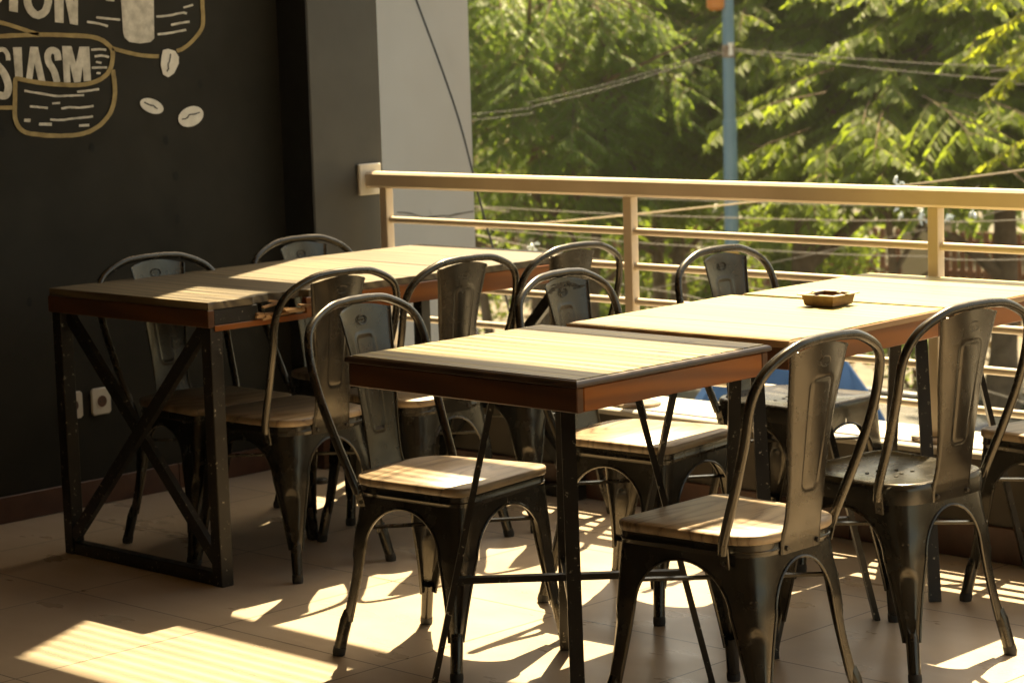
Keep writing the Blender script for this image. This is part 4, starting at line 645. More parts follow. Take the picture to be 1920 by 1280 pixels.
# railing
rl = empty('balcony_railing', 'cream painted steel railing along the terrace edge', 'railing', (0, 5.24, 0))
mb = MB(); mb.box(-5.722, 3.2, -.026, .026, .917, .9697, .0075); mb.build('handrail', M['cream'], rl)
xs = [-5.642]+[-4.573+1.082*k for k in range(8)]
for x in xs:
    mb = MB(); mb.box(x-.0165, x+.0165, -.0165, .0165, .2965, .9165, .002); po = mb.build('post', M['cream'], rl)
    mb = MB(); rnd = random.Random(int(x*100)); o = []
    for k in range(14):
        a = 2*PI*k/14+.2; r = .062+.012*rnd.random(); o.append((x+r*math.cos(a)*1.15, max(-.085, min(.085, r*math.sin(a)))))
    mb.prism(o, .2850, .2960, .003); mb.build('base_plate', M['rust'], po)
for z in (.812, .707, .601, .489, .380):
    mb = MB()
    for a, b in zip(xs, xs[1:]): mb.tube([(a+.0168, .002, z), (b-.0168, .002, z)], .0112, 12)
    mb.build('rail', M['cream'], rl)
t = MB(); t.prism([(-.050,-.048),(-.044,-.053),(.044,-.053),(.050,-.048),(.050,.046),(.044,.051),(-.044,.051),(-.050,.046)], 0, .016, .004); t.v = [(v[2]-5.7295, v[0], v[1]+.945) for v in t.v]
wp = t.build('wall_plate', M['plastic'], rl)

mb = MB(); mb.tube([(-5.556,4.828,.0),(-5.556,4.828,.012),(-5.556,4.828,.016)], [.022,.022,.018], 20)
tag(mb.build('round_lid', M['black']), 'small round black lid lying on the floor tiles under the left table', 'lid')

# ceiling over the terrace, grille of slats and a beam at its open edge
mb = MB(); mb.box(-6.3, 3.2, -3.2, 4.535, 2.765, 2.9); S('ceiling', mb, M['ceiling'], smooth=False)
gr = empty('roof_grille', 'slatted timber grille at the edge of the terrace roof', 'grille', (0, 4.485, 2.75))
y = .012; mb = MB()
while y < .505: mb.box(-5.72, 3.2, y, y+.006, 0, .008); y += .045
for x in (-3.6, -1.5, .6): mb.box(x, x+.02, .0, .51, .0125, .05)
mb.build('slats', M['slat'], gr, smooth=False)
mb = MB(); y = .512
while y < .65: mb.box(-5.72, -5.31, y, y+.007, 0, .008); y += .045
mb.build('slats', M['slat'], gr, smooth=False)
mb = MB(); mb.box(-5.30, 3.2, .512, .585, -.03, .12); mb.build('beam', M['slat'], gr, smooth=False)
mb = MB(); mb.box(-5.72, -5.3005, .655, .765, -.03, .12); mb.build('beam', M['slat'], gr, smooth=False)
for nm, lab, b in (('rear_wall', 'plain wall behind the camera', (-6.3, 3.2, -3.35, -3.2, 0, 2.9)), ('side_wall', 'plain wall on the right of the room', (3.2, 3.35, -3.35, 1.2, 0, 2.9))):
    mb = MB(); mb.box(*b); tag(mb.build(nm, M['back_wall'], smooth=False), lab, 'wall')

# pale wall of the neighbouring house, with a black cable down its face
nb = empty('neighbour_wall', 'pale grey rendered wall of the house next door, a crack across it', 'wall', (-7.19, 7.2, 0))
mb = MB(); mb.prism([(-3.2,0),(0,0),(-.24,.22),(-3.2,.22)], -3, 3.0); mb.build('wall_face', M['light_wall'], nb, smooth=False)
ck = [(-.493,.622),(-.45,.6225),(-.406,.620),(-.36,.612),(-.32,.606),(-.27,.609),(-.2,.617),(-.16,.6155),(-.115,.625),(-.06,.634),(-.004,.642)]
mb = MB(); vs = []
for i, (x, z) in enumerate(ck):
    w = .0022+.0014*((i*7) % 3)/2; vs += [(x, -.0015, z-w), (x, -.0015, z+w)]
mb.add(vs, [(2*i, 2*i+2, 2*i+3, 2*i+1) for i in range(len(ck)-1)]); mb.add([(-.27,-.0015,.610),(-.267,-.0015,.610),(-.285,-.0015,.65)], [(0,1,2)])
mb.build('crack', M['crack'], nb, smooth=False)
mb = MB(); mb.tube(catmull([(-7.85,7.12,2.6),(-7.60,7.12,1.93),(-7.428,7.12,1.568),(-7.275,7.12,1.25),(-7.181,7.12,1.03),(-7.107,7.12,.804),(-7.052,7.12,.63),(-6.985,7.12,.44),(-6.91,7.12,.2),(-6.7,7.12,-.6),(-6.4,7.12,-1.8),(-6.2,7.12,-3)], 5), .0045, 8)
tag(mb.build('hanging_cable', M['cable'], angle=80), 'black cable hanging in a slant across the pale wall', 'cable')

# ------------------------------------------------------------------ street
def tex(name, c1, c2, s, rough=.85, bmp=.3): return painted(name, c1, c2, s, (rough-.1, rough), bump_s=bmp)
mb = MB(); mb.box(-120, 60, 5.45, 140, -3.3, -3.012); S('ground', mb, tex('earth', (.045,.038,.018), (.085,.068,.036), 1.5), smooth=False)
mb = MB(); mb.box(-90, 60, 9.5, 22.3, -3.011, -3.0); S('road', mb, tex('asphalt', (.045,.041,.034), (.070,.064,.053), 2.5), smooth=False)
mb = MB(); mb.box(-90, 60, 22.3, 22.55, -3.011, -2.86, .02); mb.box(-90, 60, 22.55, 27.4, -3.011, -2.88); S('pavement', mb, tex('pavement_concrete', (.085,.070,.050), (.125,.105,.078), 3), smooth=False)
mb = MB(); mb.box(-90, 60, 5.45, 9.3, -3.011, -2.88); mb.box(-90, 60, 9.3, 9.5, -3.011, -2.86, .02); S('pavement', mb, tex('near_pavement', (.12,.11,.09), (.17,.155,.13), 3), smooth=False)

# slatted fence between rendered piers
M['fence'] = painted('red_brown_fence', (.13,.040,.014), (.21,.070,.026), 5, (.5,.7))
M['pier'] = painted('beige_pier', (.36,.29,.20), (.44,.36,.26), 3, (.7,.85))
M['cap'] = painted('white_pier_cap', (.70,.67,.60), (.80,.77,.70), 3, (.6,.8))
piers = [-30.6, -26.35, -22.6, -18.75, -15.2, -11.6]
FY = 27.9
for k, x in enumerate(piers):
    w = .52 if k in (1, 3) else .40; top = -1.32 if k == 1 else (-1.28 if k == 3 else -1.42)
    g = empty('gate_pier', ['beige pier at the far left end of the slatted fence', 'beige pier with a white cap among the tree trunks', 'beige pier hidden under the leaves behind the blue pole', 'beige pier with a bright white cap seen beside the right railing post', 'beige pier of the fence at the right edge of the view', 'beige pier of the fence outside to the right'][k], 'pier', (x, FY, -2.88), group='rendered piers of the street fence')
    mb = MB(); mb.box(-w/2, w/2, -w/2, w/2, 0, top+2.88, .02); mb.build('shaft', M['pier'], g)
    mb = MB(); mb.box(-w/2-.08, w/2+.08, -w/2-.08, w/2+.08, top+2.881, top+2.98, .03); mb.build('cap', M['cap'], g)
fl = ['leftmost run of red-brown slatted fence', 'red-brown slatted fence behind the left tree trunks', 'red-brown slatted fence in the shade behind the blue pole', 'red-brown slatted fence left of the right railing post', 'red-brown slatted fence at the right edge']
for k, (a, b) in enumerate(zip(piers, piers[1:])):
    g = empty('slatted_fence', fl[min(k, 4)], 'fence', ((a+b)/2, FY, -2.88), group='slatted fence along the far pavement')
    L = (b-a)/2-.30; mb = MB(); x = -L
    rnd = random.Random(k)
    while x < L: mb.box(x, x+.085, -.015, .015, .08, 1.32+.01*rnd.random()); x += .125+.012*rnd.random()
    mb.build('slats', M['fence'], g, smooth=False)
    for z in (.25, .68, 1.12): mb = MB(); mb.box(-L-.02, L+.02, .0155, .06, z, z+.09); mb.build('cross_rail', M['fence'], g, smooth=False)

# blue lamp post
M['blue'] = painted('blue_pole_paint', (.105,.205,.265), (.135,.25,.315), 4, (.35,.5), chips=(.08,.10,.11), chip_at=.72)
M['yellow_band'] = painted('yellow_band_paint', (.45,.25,.05), (.55,.32,.08), 4, (.4,.6)); M['red_band'] = painted('faded_red_band_paint', (.38,.10,.08), (.46,.15,.11), 4, (.4,.6))
M['orange'] = painted('orange_lamp', (.50,.16,.03), (.62,.22,.05), 4, (.3,.5))
def zt(z): return (-13.885+(z-1.199)*-.0667*0, 17.41)
px, py = -13.80, 17.27
po = empty('lamp_post', 'tall light-blue steel pole in front of the trees, banded yellow and red near its foot', 'lamp post', (px, py, -2.88))
def pseg(name, z0, z1, r0, r1, m): mb = MB(); mb.tube([(0,0,z0+2.88), (0,0,z1+2.88)], [r0, r1], 18); return mb.build(name, m, po)
pseg('shaft', -2.88, -1.40, .074, .072, M['blue']); pseg('painted_band', -1.399, -.86, .0722, .070, M['red_band']); pseg('painted_band', -.859, -.69, .070, .0695, M['yellow_band'])
pseg('shaft', -.689, .50, .0693, .0655, M['blue']); pseg('collar', .49, .53, .0672, .0668, M['blue']); pseg('shaft', .531, 4.2, .0575, .050, M['blue'])
cl = pseg('clamp', 1.12, 1.24, .061, .061, M['rust'])
for a in (-1, 1): mb = MB(); mb.tube([(a*.075, -.06*a, 4.02), (a*.075, -.06*a, 4.10), (a*.075,-.06*a,4.14)], [.022,.016,.03], 8); mb.build('insulator', M['cap'], cl)
mb = MB(); mb.tube([(-.075,-.085,4.44),(-.075,-.085,4.47),(-.075,-.085,4.58),(-.075,-.085,4.66)], [.05,.085,.09,.03], 16); mb.build('lamp_head', M['orange'], po)
mb = MB(); mb.bar((-.02,-.02,4.70), (-.06,-.07,4.60), .02, .02); mb.build('lamp_arm', M['rust'], po)

wires = [
 ('pale cable rising to the right across the railing', M['pale_cable'], .014, [(-13.2,7.9,-.45),(-9.127,8.971,.33),(-8.995,9.014,.352),(-8.571,9.146,.391),(-8.03,9.305,.445),(-7.289,9.506,.525),(-6.651,9.66,.598),(-6.02,9.794,.681),(-5.0,10.0,.82),(-2.5,10.5,1.25)]),
 ('thin grey wire running level just above the upper rail', M['grey_cable'], .011, [(-16,9.2,.9),(-11.238,11.106,.264),(-11.124,11.149,.254),(-10.102,11.534,.202),(-8.779,12.0,.171),(-8.165,12.203,.179),(-7.483,12.416,.192),(-3,13.8,.5)]),
 ('thin grey wire running below the upper rail', M['grey_cable'], .010, [(-16,9.6,.5),(-11.583,11.439,.076),(-11.462,11.487,.065),(-10.649,11.802,-.001),(-10.299,11.933,-.031),(-9.061,12.381,-.09),(-8.43,12.597,-.099),(-7.729,12.825,-.105),(-3,14.2,.1)]),
 ('grey wire sloping down to the right, tied with a pale blue knot', M['grey_cable'], .0095, [(-14.5,8.8,.8),(-10.516,10.383,.168),(-10.402,10.422,.146),(-9.917,10.585,.053),(-9.422,10.746,-.029),(-8.994,10.881,-.096),(-8.608,10.998,-.156),(-8.021,11.17,-.227),(-4,12.3,-.5)]),
 ('dark wire climbing to the right in front of the fence', M['grey_cable'], .008, [(-14,10.9,-1.2),(-10.268,12.415,-.328),(-9.903,12.568,-.239),(-9.36,12.79,-.114),(-8.819,13.003,.016),(-8.196,13.241,.177),(-8.02,13.307,.223),(-4,14.9,1.2)]),
 ('thin wire hidden for most of its length behind the handrail', M['grey_cable'], .009, [(-16,10.2,.6),(-11.958,11.822,.314),(-11.271,12.102,.274),(-10.651,12.346,.235),(-9.381,12.825,.191),(-8.735,13.057,.186),(-8.017,13.303,.189),(-4,14.7,.3)]),
 ('grey wire slanting steeply down behind the lower rails', M['grey_cable'], .011, [(-14,12,.0),(-11.673,12.861,-.424),(-11.243,13.033,-.502),(-10.868,13.179,-.568),(-9.701,13.601,-.896),(-9.29,13.738,-1.051),(-6,14.9,-2.0)]),
 ('upper wire leaving the blue pole towards the left', M['cable'], .011, [(px-.05,py+.02,1.20),(-13.991,16.981,1.123),(-14.265,16.152,.931),(-14.525,15.347,.794),(-14.721,14.719,.702),(-16.5,8.6,.6)]),
 ('lower wire leaving the blue pole towards the left', M['cable'], .013, [(px-.05,py+.02,1.17),(-13.988,16.977,1.088),(-14.263,16.148,.892),(-14.522,15.342,.746),(-14.718,14.713,.65),(-16.6,8.5,.5)]),
 ('upper twisted wire leaving the blue pole towards the right', M['grey_cable'], .012, [(px+.05,py+.02,1.205),(-13.62,17.43,1.172),(-12.67,17.686,1.083),(-11.923,17.871,1.019),(-11.173,18.047,.981),(-10.817,18.125,.96),(-4,19.7,1.3)]),
 ('lower twisted wire leaving the blue pole towards the right', M['grey_cable'], .012, [(px+.05,py+.02,1.18),(-13.433,17.479,1.12),(-12.665,17.678,1.015),(-11.917,17.861,.929),(-11.164,18.033,.859),(-10.808,18.11,.83),(-4,19.6,1.0)]),
]
for lab, m, r, pts in wires:
    mb = MB(); mb.tube(catmull(pts, 6), r*.34, 6); tag(mb.build('overhead_wire', m, angle=80), lab, 'wire', 'wires strung over the street')
M['pale_blue'] = painted('pale_blue_plastic', (.42,.52,.56), (.60,.68,.70), 20, (.4,.6))
def rag(name, c, n, r, lab):
    rnd = random.Random(int(c[0]*91)); mb = MB()
    for k in range(n):
        a = Vector((rnd.uniform(-r,r)*.6, rnd.uniform(-r,r)*.6, rnd.uniform(-r,r)))
        b = a+Vector((rnd.uniform(-r,r), rnd.uniform(-r,r), -rnd.random()*r*1.6)); mb.tube([a, (a+b)/2+Vector((0,0,r*.2)), b], [r*.16, r*.3, r*.12], 6)
    o = mb.build(name, M['pale_blue']); o.location = c; tag(o, lab, 'plastic strip')
rag('plastic_knot', (-10.03,10.55,.075), 9, .030, 'pale blue plastic knotted round a sloping wire')
for k, (c, lab) in enumerate([((-8.92,12.98,.14), 'white plastic strip hanging under the handrail, left of the others'), ((-8.79,13.03,.13), 'pale blue plastic strip hanging from a wire, second from left'), ((-8.63,13.09,.12), 'short pale blue strip between its neighbours on the wire'), ((-8.47,13.14,.13), 'wide pale blue rag at the right end of the strips'), ((-6.66,9.655,.625), 'white plastic tied where the pale cable meets the handrail')]):
    rag('plastic_strip', c, 7, .030 if k < 4 else .028, lab)

# ------------------------------------------------------------------ parked car and blue canopy on the street
M['car'] = painted('grey_car_paint', (.16,.155,.145), (.20,.195,.185), 2, (.22,.3), .4)
M['glass'] = painted('dark_car_glass', (.012,.013,.014), (.02,.021,.022), 2, (.05,.1))
M['chrome'] = painted('bright_trim', (.50,.46,.40), (.58,.54,.48), 10, (.2,.3), .8)
M['lamp_red'] = painted('tail_lamp_red', (.35,.02,.015), (.42,.03,.02), 6, (.15,.25))
def car():
    root = empty('parked_car', 'dark grey parked car seen between the railing bars, roof rails on top', 'car', (-11.0, 14.55, -3.0), PI)
    W = .84; sec = [(-2.15,.42,.60,.80),(-2.05,.30,.78,.86),(-1.6,.22,.90,.97),(-.9,.20,.97,1),(0,.20,.99,1),(1.0,.20,.97,1),(1.75,.22,.90,.98),(2.1,.30,.80,.9),(2.2,.42,.62,.8)]
    rows = []
    for x, z0, z1, k in sec: w = W*k; rows.append([(x,-w*.93,z0),(x,-w,z0+.12),(x,-w,z1-.14),(x,-w*.93,z1-.02),(x,-w*.6,z1+.01),(x,w*.6,z1+.01),(x,w*.93,z1-.02),(x,w,z1-.14),(x,w,z0+.12),(x,w*.93,z0),(x,-w*.93,z0)])
    mb = MB(); mb.grid(rows); mb.add(rows[0][:-1], [tuple(range(10))]); mb.add(rows[-1][:-1], [tuple(range(10))[::-1]]); mb.build('body', M['car'], root)
    mb = MB(); cs = [(-1.75,.93,.74,.02),(-1.35,1.36,.62,.02),(-1.2,1.43,.60,.03),(.3,1.46,.60,.03),(.75,1.38,.62,.03),(1.25,.98,.72,.02)]
    rows = [[(x,-.76,.93),(x,-w-.02,z-.03),(x,-w*.7,z),(x,w*.7,z),(x,w+.02,z-.03),(x,.76,.93)] for x, z, w, _ in cs]; mb.grid(rows); mb.build('roof', M['car'], root)
    for sg in (-1, 1):
        for a, b in ((-1.28,-.48),(-.42,.22),(.28,.78)):
            t = .02; mb = MB(); mb.add([(a-.08*(a < -1), sg*.768, .98),(b+.14*(b > .7), sg*.768, .98),(b, sg*.672, 1.34),(a, sg*.672, 1.34)], [(0,1,2,3)]); mb.build('window', M['glass'], root, smooth=False)
        mb = MB(); mb.tube([(-1.2,sg*.56,1.45),(-1.1,sg*.56,1.50),(.2,sg*.56,1.52),(.35,sg*.56,1.47)], .016, 8); mb.build('roof_rail', M['chrome'], root)
        mb = MB(); mb.box(-1.4,1.0,min(sg*.775,sg*.79),max(sg*.775,sg*.79),.945,.965); mb.build('window_trim', M['chrome'], root)
        mb = MB(); mb.box(.95,1.1,min(sg*.78,sg*.95),max(sg*.78,sg*.95),1.0,1.12,.02); mb.build('door_mirror', M['car'], root)
        for x in (-1.32, 1.38):
            mb = MB(); mb.tube([(x,sg*.64,.31),(x,sg*.66,.31),(x,sg*.83,.31),(x,sg*.85,.31)], [.27,.31,.31,.27], 24); wh = mb.build('wheel', M['rubber'], root)
            mb = MB(); mb.tube([(x,sg*.851,.31),(x,sg*.858,.31)], [.19,.17], 20); mb.build('rim', M['chrome'], wh)
        mb = MB(); mb.box(2.05,2.19,min(sg*.45,sg*.7),max(sg*.45,sg*.7),.62,.74,.02); mb.build('headlight', M['cap'], root)
        mb = MB(); mb.box(-2.16,-2.02,min(sg*.45,sg*.7),max(sg*.45,sg*.7),.66,.82,.02); mb.build('tail_lamp', M['lamp_red'], root)
    mb = MB(); mb.add([(1.27,-.66,1.0),(1.27,.66,1.0),(.79,.58,1.38),(.79,-.58,1.38)], [(0,1,2,3)]); mb.build('windscreen', M['glass'], root, smooth=False)
    mb = MB(); mb.add([(-1.77,-.66,.96),(-1.77,.66,.96),(-1.39,.58,1.34),(-1.39,-.58,1.34)], [(0,3,2,1)]); mb.build('rear_window', M['glass'], root, smooth=False)
car()

M['blue_cloth'] = painted('blue_canvas', (.010,.036,.095), (.016,.050,.13), 3, (.8,.95), bump_s=.2, spec=.03)
def canopy():
    root = empty('blue_parasol', 'steep blue canvas parasol on the street, seen through the railing behind the chair backs', 'parasol', (-8.76, 11.46, -3.24))
    mb = MB(); n = 8; rows = []
    for r, z in ((.02,2.92),(.38,2.62),(.60,2.32),(.76,2.02),(.82,1.85),(.815,1.70)):
        rows.append([(r*(1-.05*(k % 2))*math.cos(2*PI*k/16+.3), r*(1-.05*(k % 2))*math.sin(2*PI*k/16+.3), z-.02*(k % 2)) for k in range(17)])
    mb.grid(rows); mb.build('canopy', M['blue_cloth'], root, angle=20)
    mb = MB(); mb.tube([(0,0,.23),(0,0,2.96)], .022, 10); mb.build('pole', M['cap'], root)
    mb = MB(); mb.tube([(0,0,0.22),(0,0,.28),(0,0,.30)], [.28,.26,.05], 20); mb.build('base', M['concrete'], root)
    for k in range(8):
        a = 2*PI*(2*k)/16+.3; mb = MB(); mb.tube([(.02*math.cos(a),.02*math.sin(a),2.90),(.78*math.cos(a),.78*math.sin(a),1.80)], .008, 6); mb.build('rib', M['chrome'], root)
canopy()

# ------------------------------------------------------------------ trees
def leaf_mat(name, dark, light, trans, hue_scale=.8, rough=.5, tmix=.42):
    m, nt, bs = mat(name); mp = coords(nt)
    n1 = noise(nt, mp, hue_scale, 3, .6); n2 = noise(nt, mp, 9, 2, .5)
    ad = N(nt, 'ShaderNodeMath', operation='MULTIPLY_ADD'); ad.inputs[1].default_value = .6
    s2 = N(nt, 'ShaderNodeMath', operation='MULTIPLY'); s2.inputs[1].default_value = .45; nt.links.new(n2.outputs[0], s2.inputs[0])
    nt.links.new(n1.outputs[0], ad.inputs[0]); nt.links.new(s2.outputs[0], ad.inputs[2])
    r = ramp(nt, [(.36, dark), (.66, light)]); nt.links.new(ad.outputs[0], r.inputs[0])
    nt.links.new(r.outputs[0], bs.inputs['Base Color']); bs.inputs['Roughness'].default_value = rough
    bs.inputs['Specular IOR Level'].default_value = .35
    tr = N(nt, 'ShaderNodeBsdfTranslucent'); r2 = ramp(nt, [(.36, tuple(t*.7 for t in trans)), (.66, trans)]); nt.links.new(ad.outputs[0], r2.inputs[0]); nt.links.new(r2.outputs[0], tr.inputs[0])
    ms = N(nt, 'ShaderNodeMixShader'); ms.inputs[0].default_value = tmix
    nt.links.new(bs.outputs[0], ms.inputs[1]); nt.links.new(tr.outputs[0], ms.inputs[2])
    out = nt.nodes['Material Output']; nt.links.new(ms.outputs[0], out.inputs[0]); return m
M['leaf_a'] = leaf_mat('broad_leaflets', (.098,.140,.022), (.160,.210,.042), (.31,.42,.050), tmix=.55)
M['leaf_b'] = leaf_mat('feathery_leaflets', (.080,.138,.024), (.135,.200,.042), (.28,.42,.055), tmix=.55)
M['leaf_c'] = leaf_mat('bright_young_leaves', (.11,.15,.016), (.20,.25,.03), (.44,.50,.05), tmix=.55)
M['leaf_d'] = leaf_mat('dark_hedge_leaves', (.075,.112,.022), (.125,.170,.040), (.26,.36,.045), tmix=.5)
M['bark'] = painted('brown_bark', (.10,.062,.035), (.20,.13,.08), 8, (.8,.95), bump_s=.8)

class Leaves:
    def __init__(s, seed): s.b = []; s.d = []; s.sd = []; s.L = []; s.W = []; s.r = np.random.default_rng(seed); s.tw = MB()
    def frond(s, P, D, up, L, n, lf, lw, droop, leafdroop=.8):
        D = D/np.linalg.norm(D); side = np.cross(D, up); side /= np.linalg.norm(side); r = s.r
        t = np.linspace(.12, 1, n); pts = P+D*(t*L)[:,None]; pts[:,2] -= droop*L*t**2
        for sg in (-1, 1):
            a = r.uniform(.35, .75, n)
            dr = side*sg*np.cos(a)[:,None]+D*np.sin(a)[:,None]+np.array([0,0,-1])*(leafdroop+r.uniform(-.15,.3,n))[:,None]
            dr /= np.linalg.norm(dr, axis=1)[:,None]
            k = np.sin(np.clip(t*1.05+.05, 0, 1)*PI)**.5*.55+.5
            s.b.append(pts); s.d.append(dr); s.L.append(lf*k*r.uniform(.6,1.25,n)); s.W.append(lw*k*r.uniform(.85,1.1,n))
            w = np.cross(dr, np.array([0,0,1])+r.normal(0,.35,(n,3))); w /= np.linalg.norm(w,axis=1)[:,None]; s.sd.append(w)
        q = pts[::max(1, n//4)]; 
        if len(q) > 1: s.tw.tube([tuple(P)]+[tuple(v) for v in q], .0025, 3, cap=False)
    def spray(s, P, D, L, nf, npair, lf, lw, droop=.25):
        r = s.r; D = D/np.linalg.norm(D); up = np.array([0,0,1.0])+r.normal(0,.12,3); side = np.cross(D, up); side /= np.linalg.norm(side)
        for k in range(nf):
            t = (k+.6)/nf; sg = 1 if k % 2 else -1
            p = P+D*L*t; p = p+np.array([0,0,-droop*L*t*t])
            a = r.uniform(.5,.95); dd = D*math.cos(a)+side*sg*math.sin(a)+np.array([0,0,r.uniform(-.32,-.02)])
            s.frond(p, dd, up, L*(.62-.25*t)*r.uniform(.8,1.2), npair, lf, lw, r.uniform(.15,.4))
        s.frond(P+D*L*.75+np.array([0,0,-droop*L*.56]), D+np.array([0,0,-.3]), up, L*.45, npair, lf, lw, .3)
        s.tw.tube([tuple(P), tuple(P+D*L*.5+np.array([0,0,-droop*L*.25])), tuple(P+D*L+np.array([0,0,-droop*L]))], [.009,.006,.003], 4, cap=False)
    def scatter(s, pts, lf, lw):
        n = len(pts); r = s.r; d = r.normal(0,1,(n,3)); d[:,2] -= .5; d /= np.linalg.norm(d,axis=1)[:,None]
        w = np.cross(d, r.normal(0,1,(n,3))); w /= np.linalg.norm(w,axis=1)[:,None]
        s.b.append(pts); s.d.append(d); s.sd.append(w); s.L.append(lf*r.uniform(.7,1.3,n)); s.W.append(lw*r.uniform(.7,1.3,n))
    def build(s, name, m, parent, twig=True):
        b = np.concatenate(s.b); d = np.concatenate(s.d); w = np.concatenate(s.sd); L = np.concatenate(s.L)[:,None]; W = np.concatenate(s.W)[:,None]
        nn = np.cross(d, w); mid = b+d*L*.45
        V = np.stack([b, mid+w*W*.5+nn*W*.12, b+d*L, mid-w*W*.5+nn*W*.12], 1).reshape(-1,3); n = len(b)
        F = (np.arange(n)[:,None]*4+np.array([[0,1,2,0,2,3]])).reshape(-1)
        me = bpy.data.meshes.new(name); me.vertices.add(len(V)); me.vertices.foreach_set('co', V.ravel())
        nf = n*2; me.loops.add(nf*3); me.loops.foreach_set('vertex_index', F.astype(np.int32)); me.polygons.add(nf)
        me.polygons.foreach_set('loop_start', np.arange(0, nf*3, 3, dtype=np.int32)); me.polygons.foreach_set('loop_total', np.full(nf, 3, dtype=np.int32))
        me.update(calc_edges=True); me.materials.append(m)
        o = bpy.data.objects.new(name, me); col.objects.link(o)
        if parent: o.parent = parent
        if twig and s.tw.v: s.tw.build('twigs', M['bark'], o, angle=80)
        return o
FWD = np.array([-.696,.718,0]); RGT = np.array([.718,.696,0])
def G(u, d, z=0): return np.array([0,0,0.])+FWD*d+RGT*u+np.array([0,0,z])
def trunk(root, base, top, r0, r1, seed, limbs=5):
    rnd = random.Random(seed); mb = MB(); b = Vector(base); t = Vector(top); pts = []
    for k in range(7):
        f = k/6; pts.append(b.lerp(t, f)+Vector((rnd.uniform(-.1,.1)*f, rnd.uniform(-.1,.1)*f, 0)))
    mb.tube(pts, [r0*1.35]+[r0+(r1-r0)*k/6 for k in range(1, 7)], 10)
    for k in range(limbs):
        p = pts[2+k % 5]; a = rnd.uniform(0, 2*PI); L = rnd.uniform(1.0, 2.2)
        q = p+Vector((math.cos(a)*L*.6, math.sin(a)*L*.6, L*.45)); e = q+Vector((math.cos(a)*L*.6, math.sin(a)*L*.6, L*.2)); mb.tube([p, q, e], [r0*.5, r0*.3, r0*.1], 7)
    o = mb.build('trunk', M['bark'], root, angle=80); return o
def tree(label, u, d, rad, z0, z1, n, kind, seed, stems=1, r0=.16, cat='tree', shell=.55, group='trees across the street', base=-2.9):
    c = G(u, d); root = empty('tree', label, cat, (c[0], c[1], base), group=group)
    rel = lambda p: np.array(p)-np.array([c[0], c[1], base])
    for k in range(stems):
        rs = random.Random(seed*7+k); dx, dy = (0, 0) if stems == 1 else (rs.uniform(-.55,.55), rs.uniform(-.4,.4))
        trunk(root, (dx, dy, 0), (dx*1.8+rs.uniform(-.3,.3), dy*1.8, (z0*.35+z1*.65)-base), r0*rs.uniform(.75,1.1), r0*.4, seed+k)
    lv = Leaves(seed); r = lv.r; zc, hz = (z0+z1)/2, (z1-z0)/2
    for k in range(n):
        v = r.normal(0,1,3); v /= np.linalg.norm(v)
        if r.random() < .6 and v @ np.array([*(-FWD[:2]),0]) < 0: v[:2] = v[:2]-2*(v[:2] @ FWD[:2])*FWD[:2]   # more on the street side
        q = (shell+(1-shell)*r.random()**.6); P = np.array([c[0]+v[0]*rad*q*.8, c[1]+v[1]*rad*q*.8, zc+v[2]*hz*q])
        out = np.array([v[0], v[1], 0])+r.normal(0,.35,3)*np.array([1,1,0]); out /= np.linalg.norm(out)+1e-6
        if kind == 'a': lv.spray(rel(P), out+np.array([0,0,r.uniform(-.25,.12)]), r.uniform(.7,1.25), r.integers(6,10), 10, .160, .066, r.uniform(.1,.35))
        elif kind == 'b': lv.spray(rel(P), out+np.array([0,0,r.uniform(-.5,.15)]), r.uniform(.6,1.05), r.integers(7,11), 15, .085, .030, r.uniform(.2,.5))
        elif kind == 'c': lv.spray(rel(P), out+np.array([0,0,r.uniform(-.4,.1)]), r.uniform(.4,.7), 6, 7, .10, .045, .3)
    m = {'a':'leaf_a','b':'leaf_b','c':'leaf_c'}[kind]
    lv.build('crown', M[m], root); return root
tree('large tree with tiers of broad drooping leaflets behind the right railing post', 5.3, 25.0, 2.7, -.15, 2.6, 400, 'a', 11, r0=.19)
tree('broad-leaved tree just right of the blue pole, its tiers spreading low', 3.35, 26.5, 2.6, -.20, 2.7, 380, 'a', 12, r0=.17)
tree('broad-leaved tree at the right edge with dense dark foliage', 8.0, 27.5, 2.8, -.15, 2.9, 240, 'a', 13, r0=.2)
tree('feathery-leaved tree with several slim trunks beside the pale wall', .35, 25.0, 1.75, -.35, 2.6, 290, 'b', 21, stems=5, r0=.085)
tree('feathery-leaved tree between the slim trunks and the blue pole', 1.9, 28.5, 2.1, -.6, 2.7, 300, 'b', 22, stems=3, r0=.10)
tree('slender young tree in front of the others, low tiers right of the blue pole', 3.85, 23.2, 1.5, -.25, 1.2, 34, 'a', 14, r0=.06, shell=.2)
tree('feathery-leaved tree mostly hidden by the pale wall', -2.4, 27.5, 2.3, -.5, 3.4, 160, 'b', 23, stems=2, r0=.12)
tree('small sunlit tree whose bright leaves poke in at the right edge', 5.05, 19.6, .95, .1, 3.6, 80, 'c', 31, r0=.05)
def shrub(label, u, d, w, h, n, m, seed, lf=.10, base=-2.88):
    c = G(u, d); root = empty('shrub', label, 'shrub', (c[0], c[1], base), group='shrubs along the far pavement')
    lv = Leaves(seed); r = lv.r; v = r.normal(0,1,(n,3)); v /= np.linalg.norm(v,axis=1)[:,None]; q = (.4+.6*r.random(n)**.5)[:,None]
    pts = v*q*np.array([w/2,w/2,h/2])+np.array([0,0,h*.52]); pts += .12*w*np.sin(pts*3.1/w*2+seed)
    lv.scatter(pts, lf, lf*.5); lv.build('foliage', M[m], root)
    rnd = random.Random(seed); mb = MB()
    for k in range(5): mb.tube([(rnd.uniform(-.1,.1), rnd.uniform(-.1,.1), 0), (rnd.uniform(-.3,.3)*w, rnd.uniform(-.3,.3)*w, h*.6)], [.025,.01], 6)
    mb.build('stem', M['bark'], root)
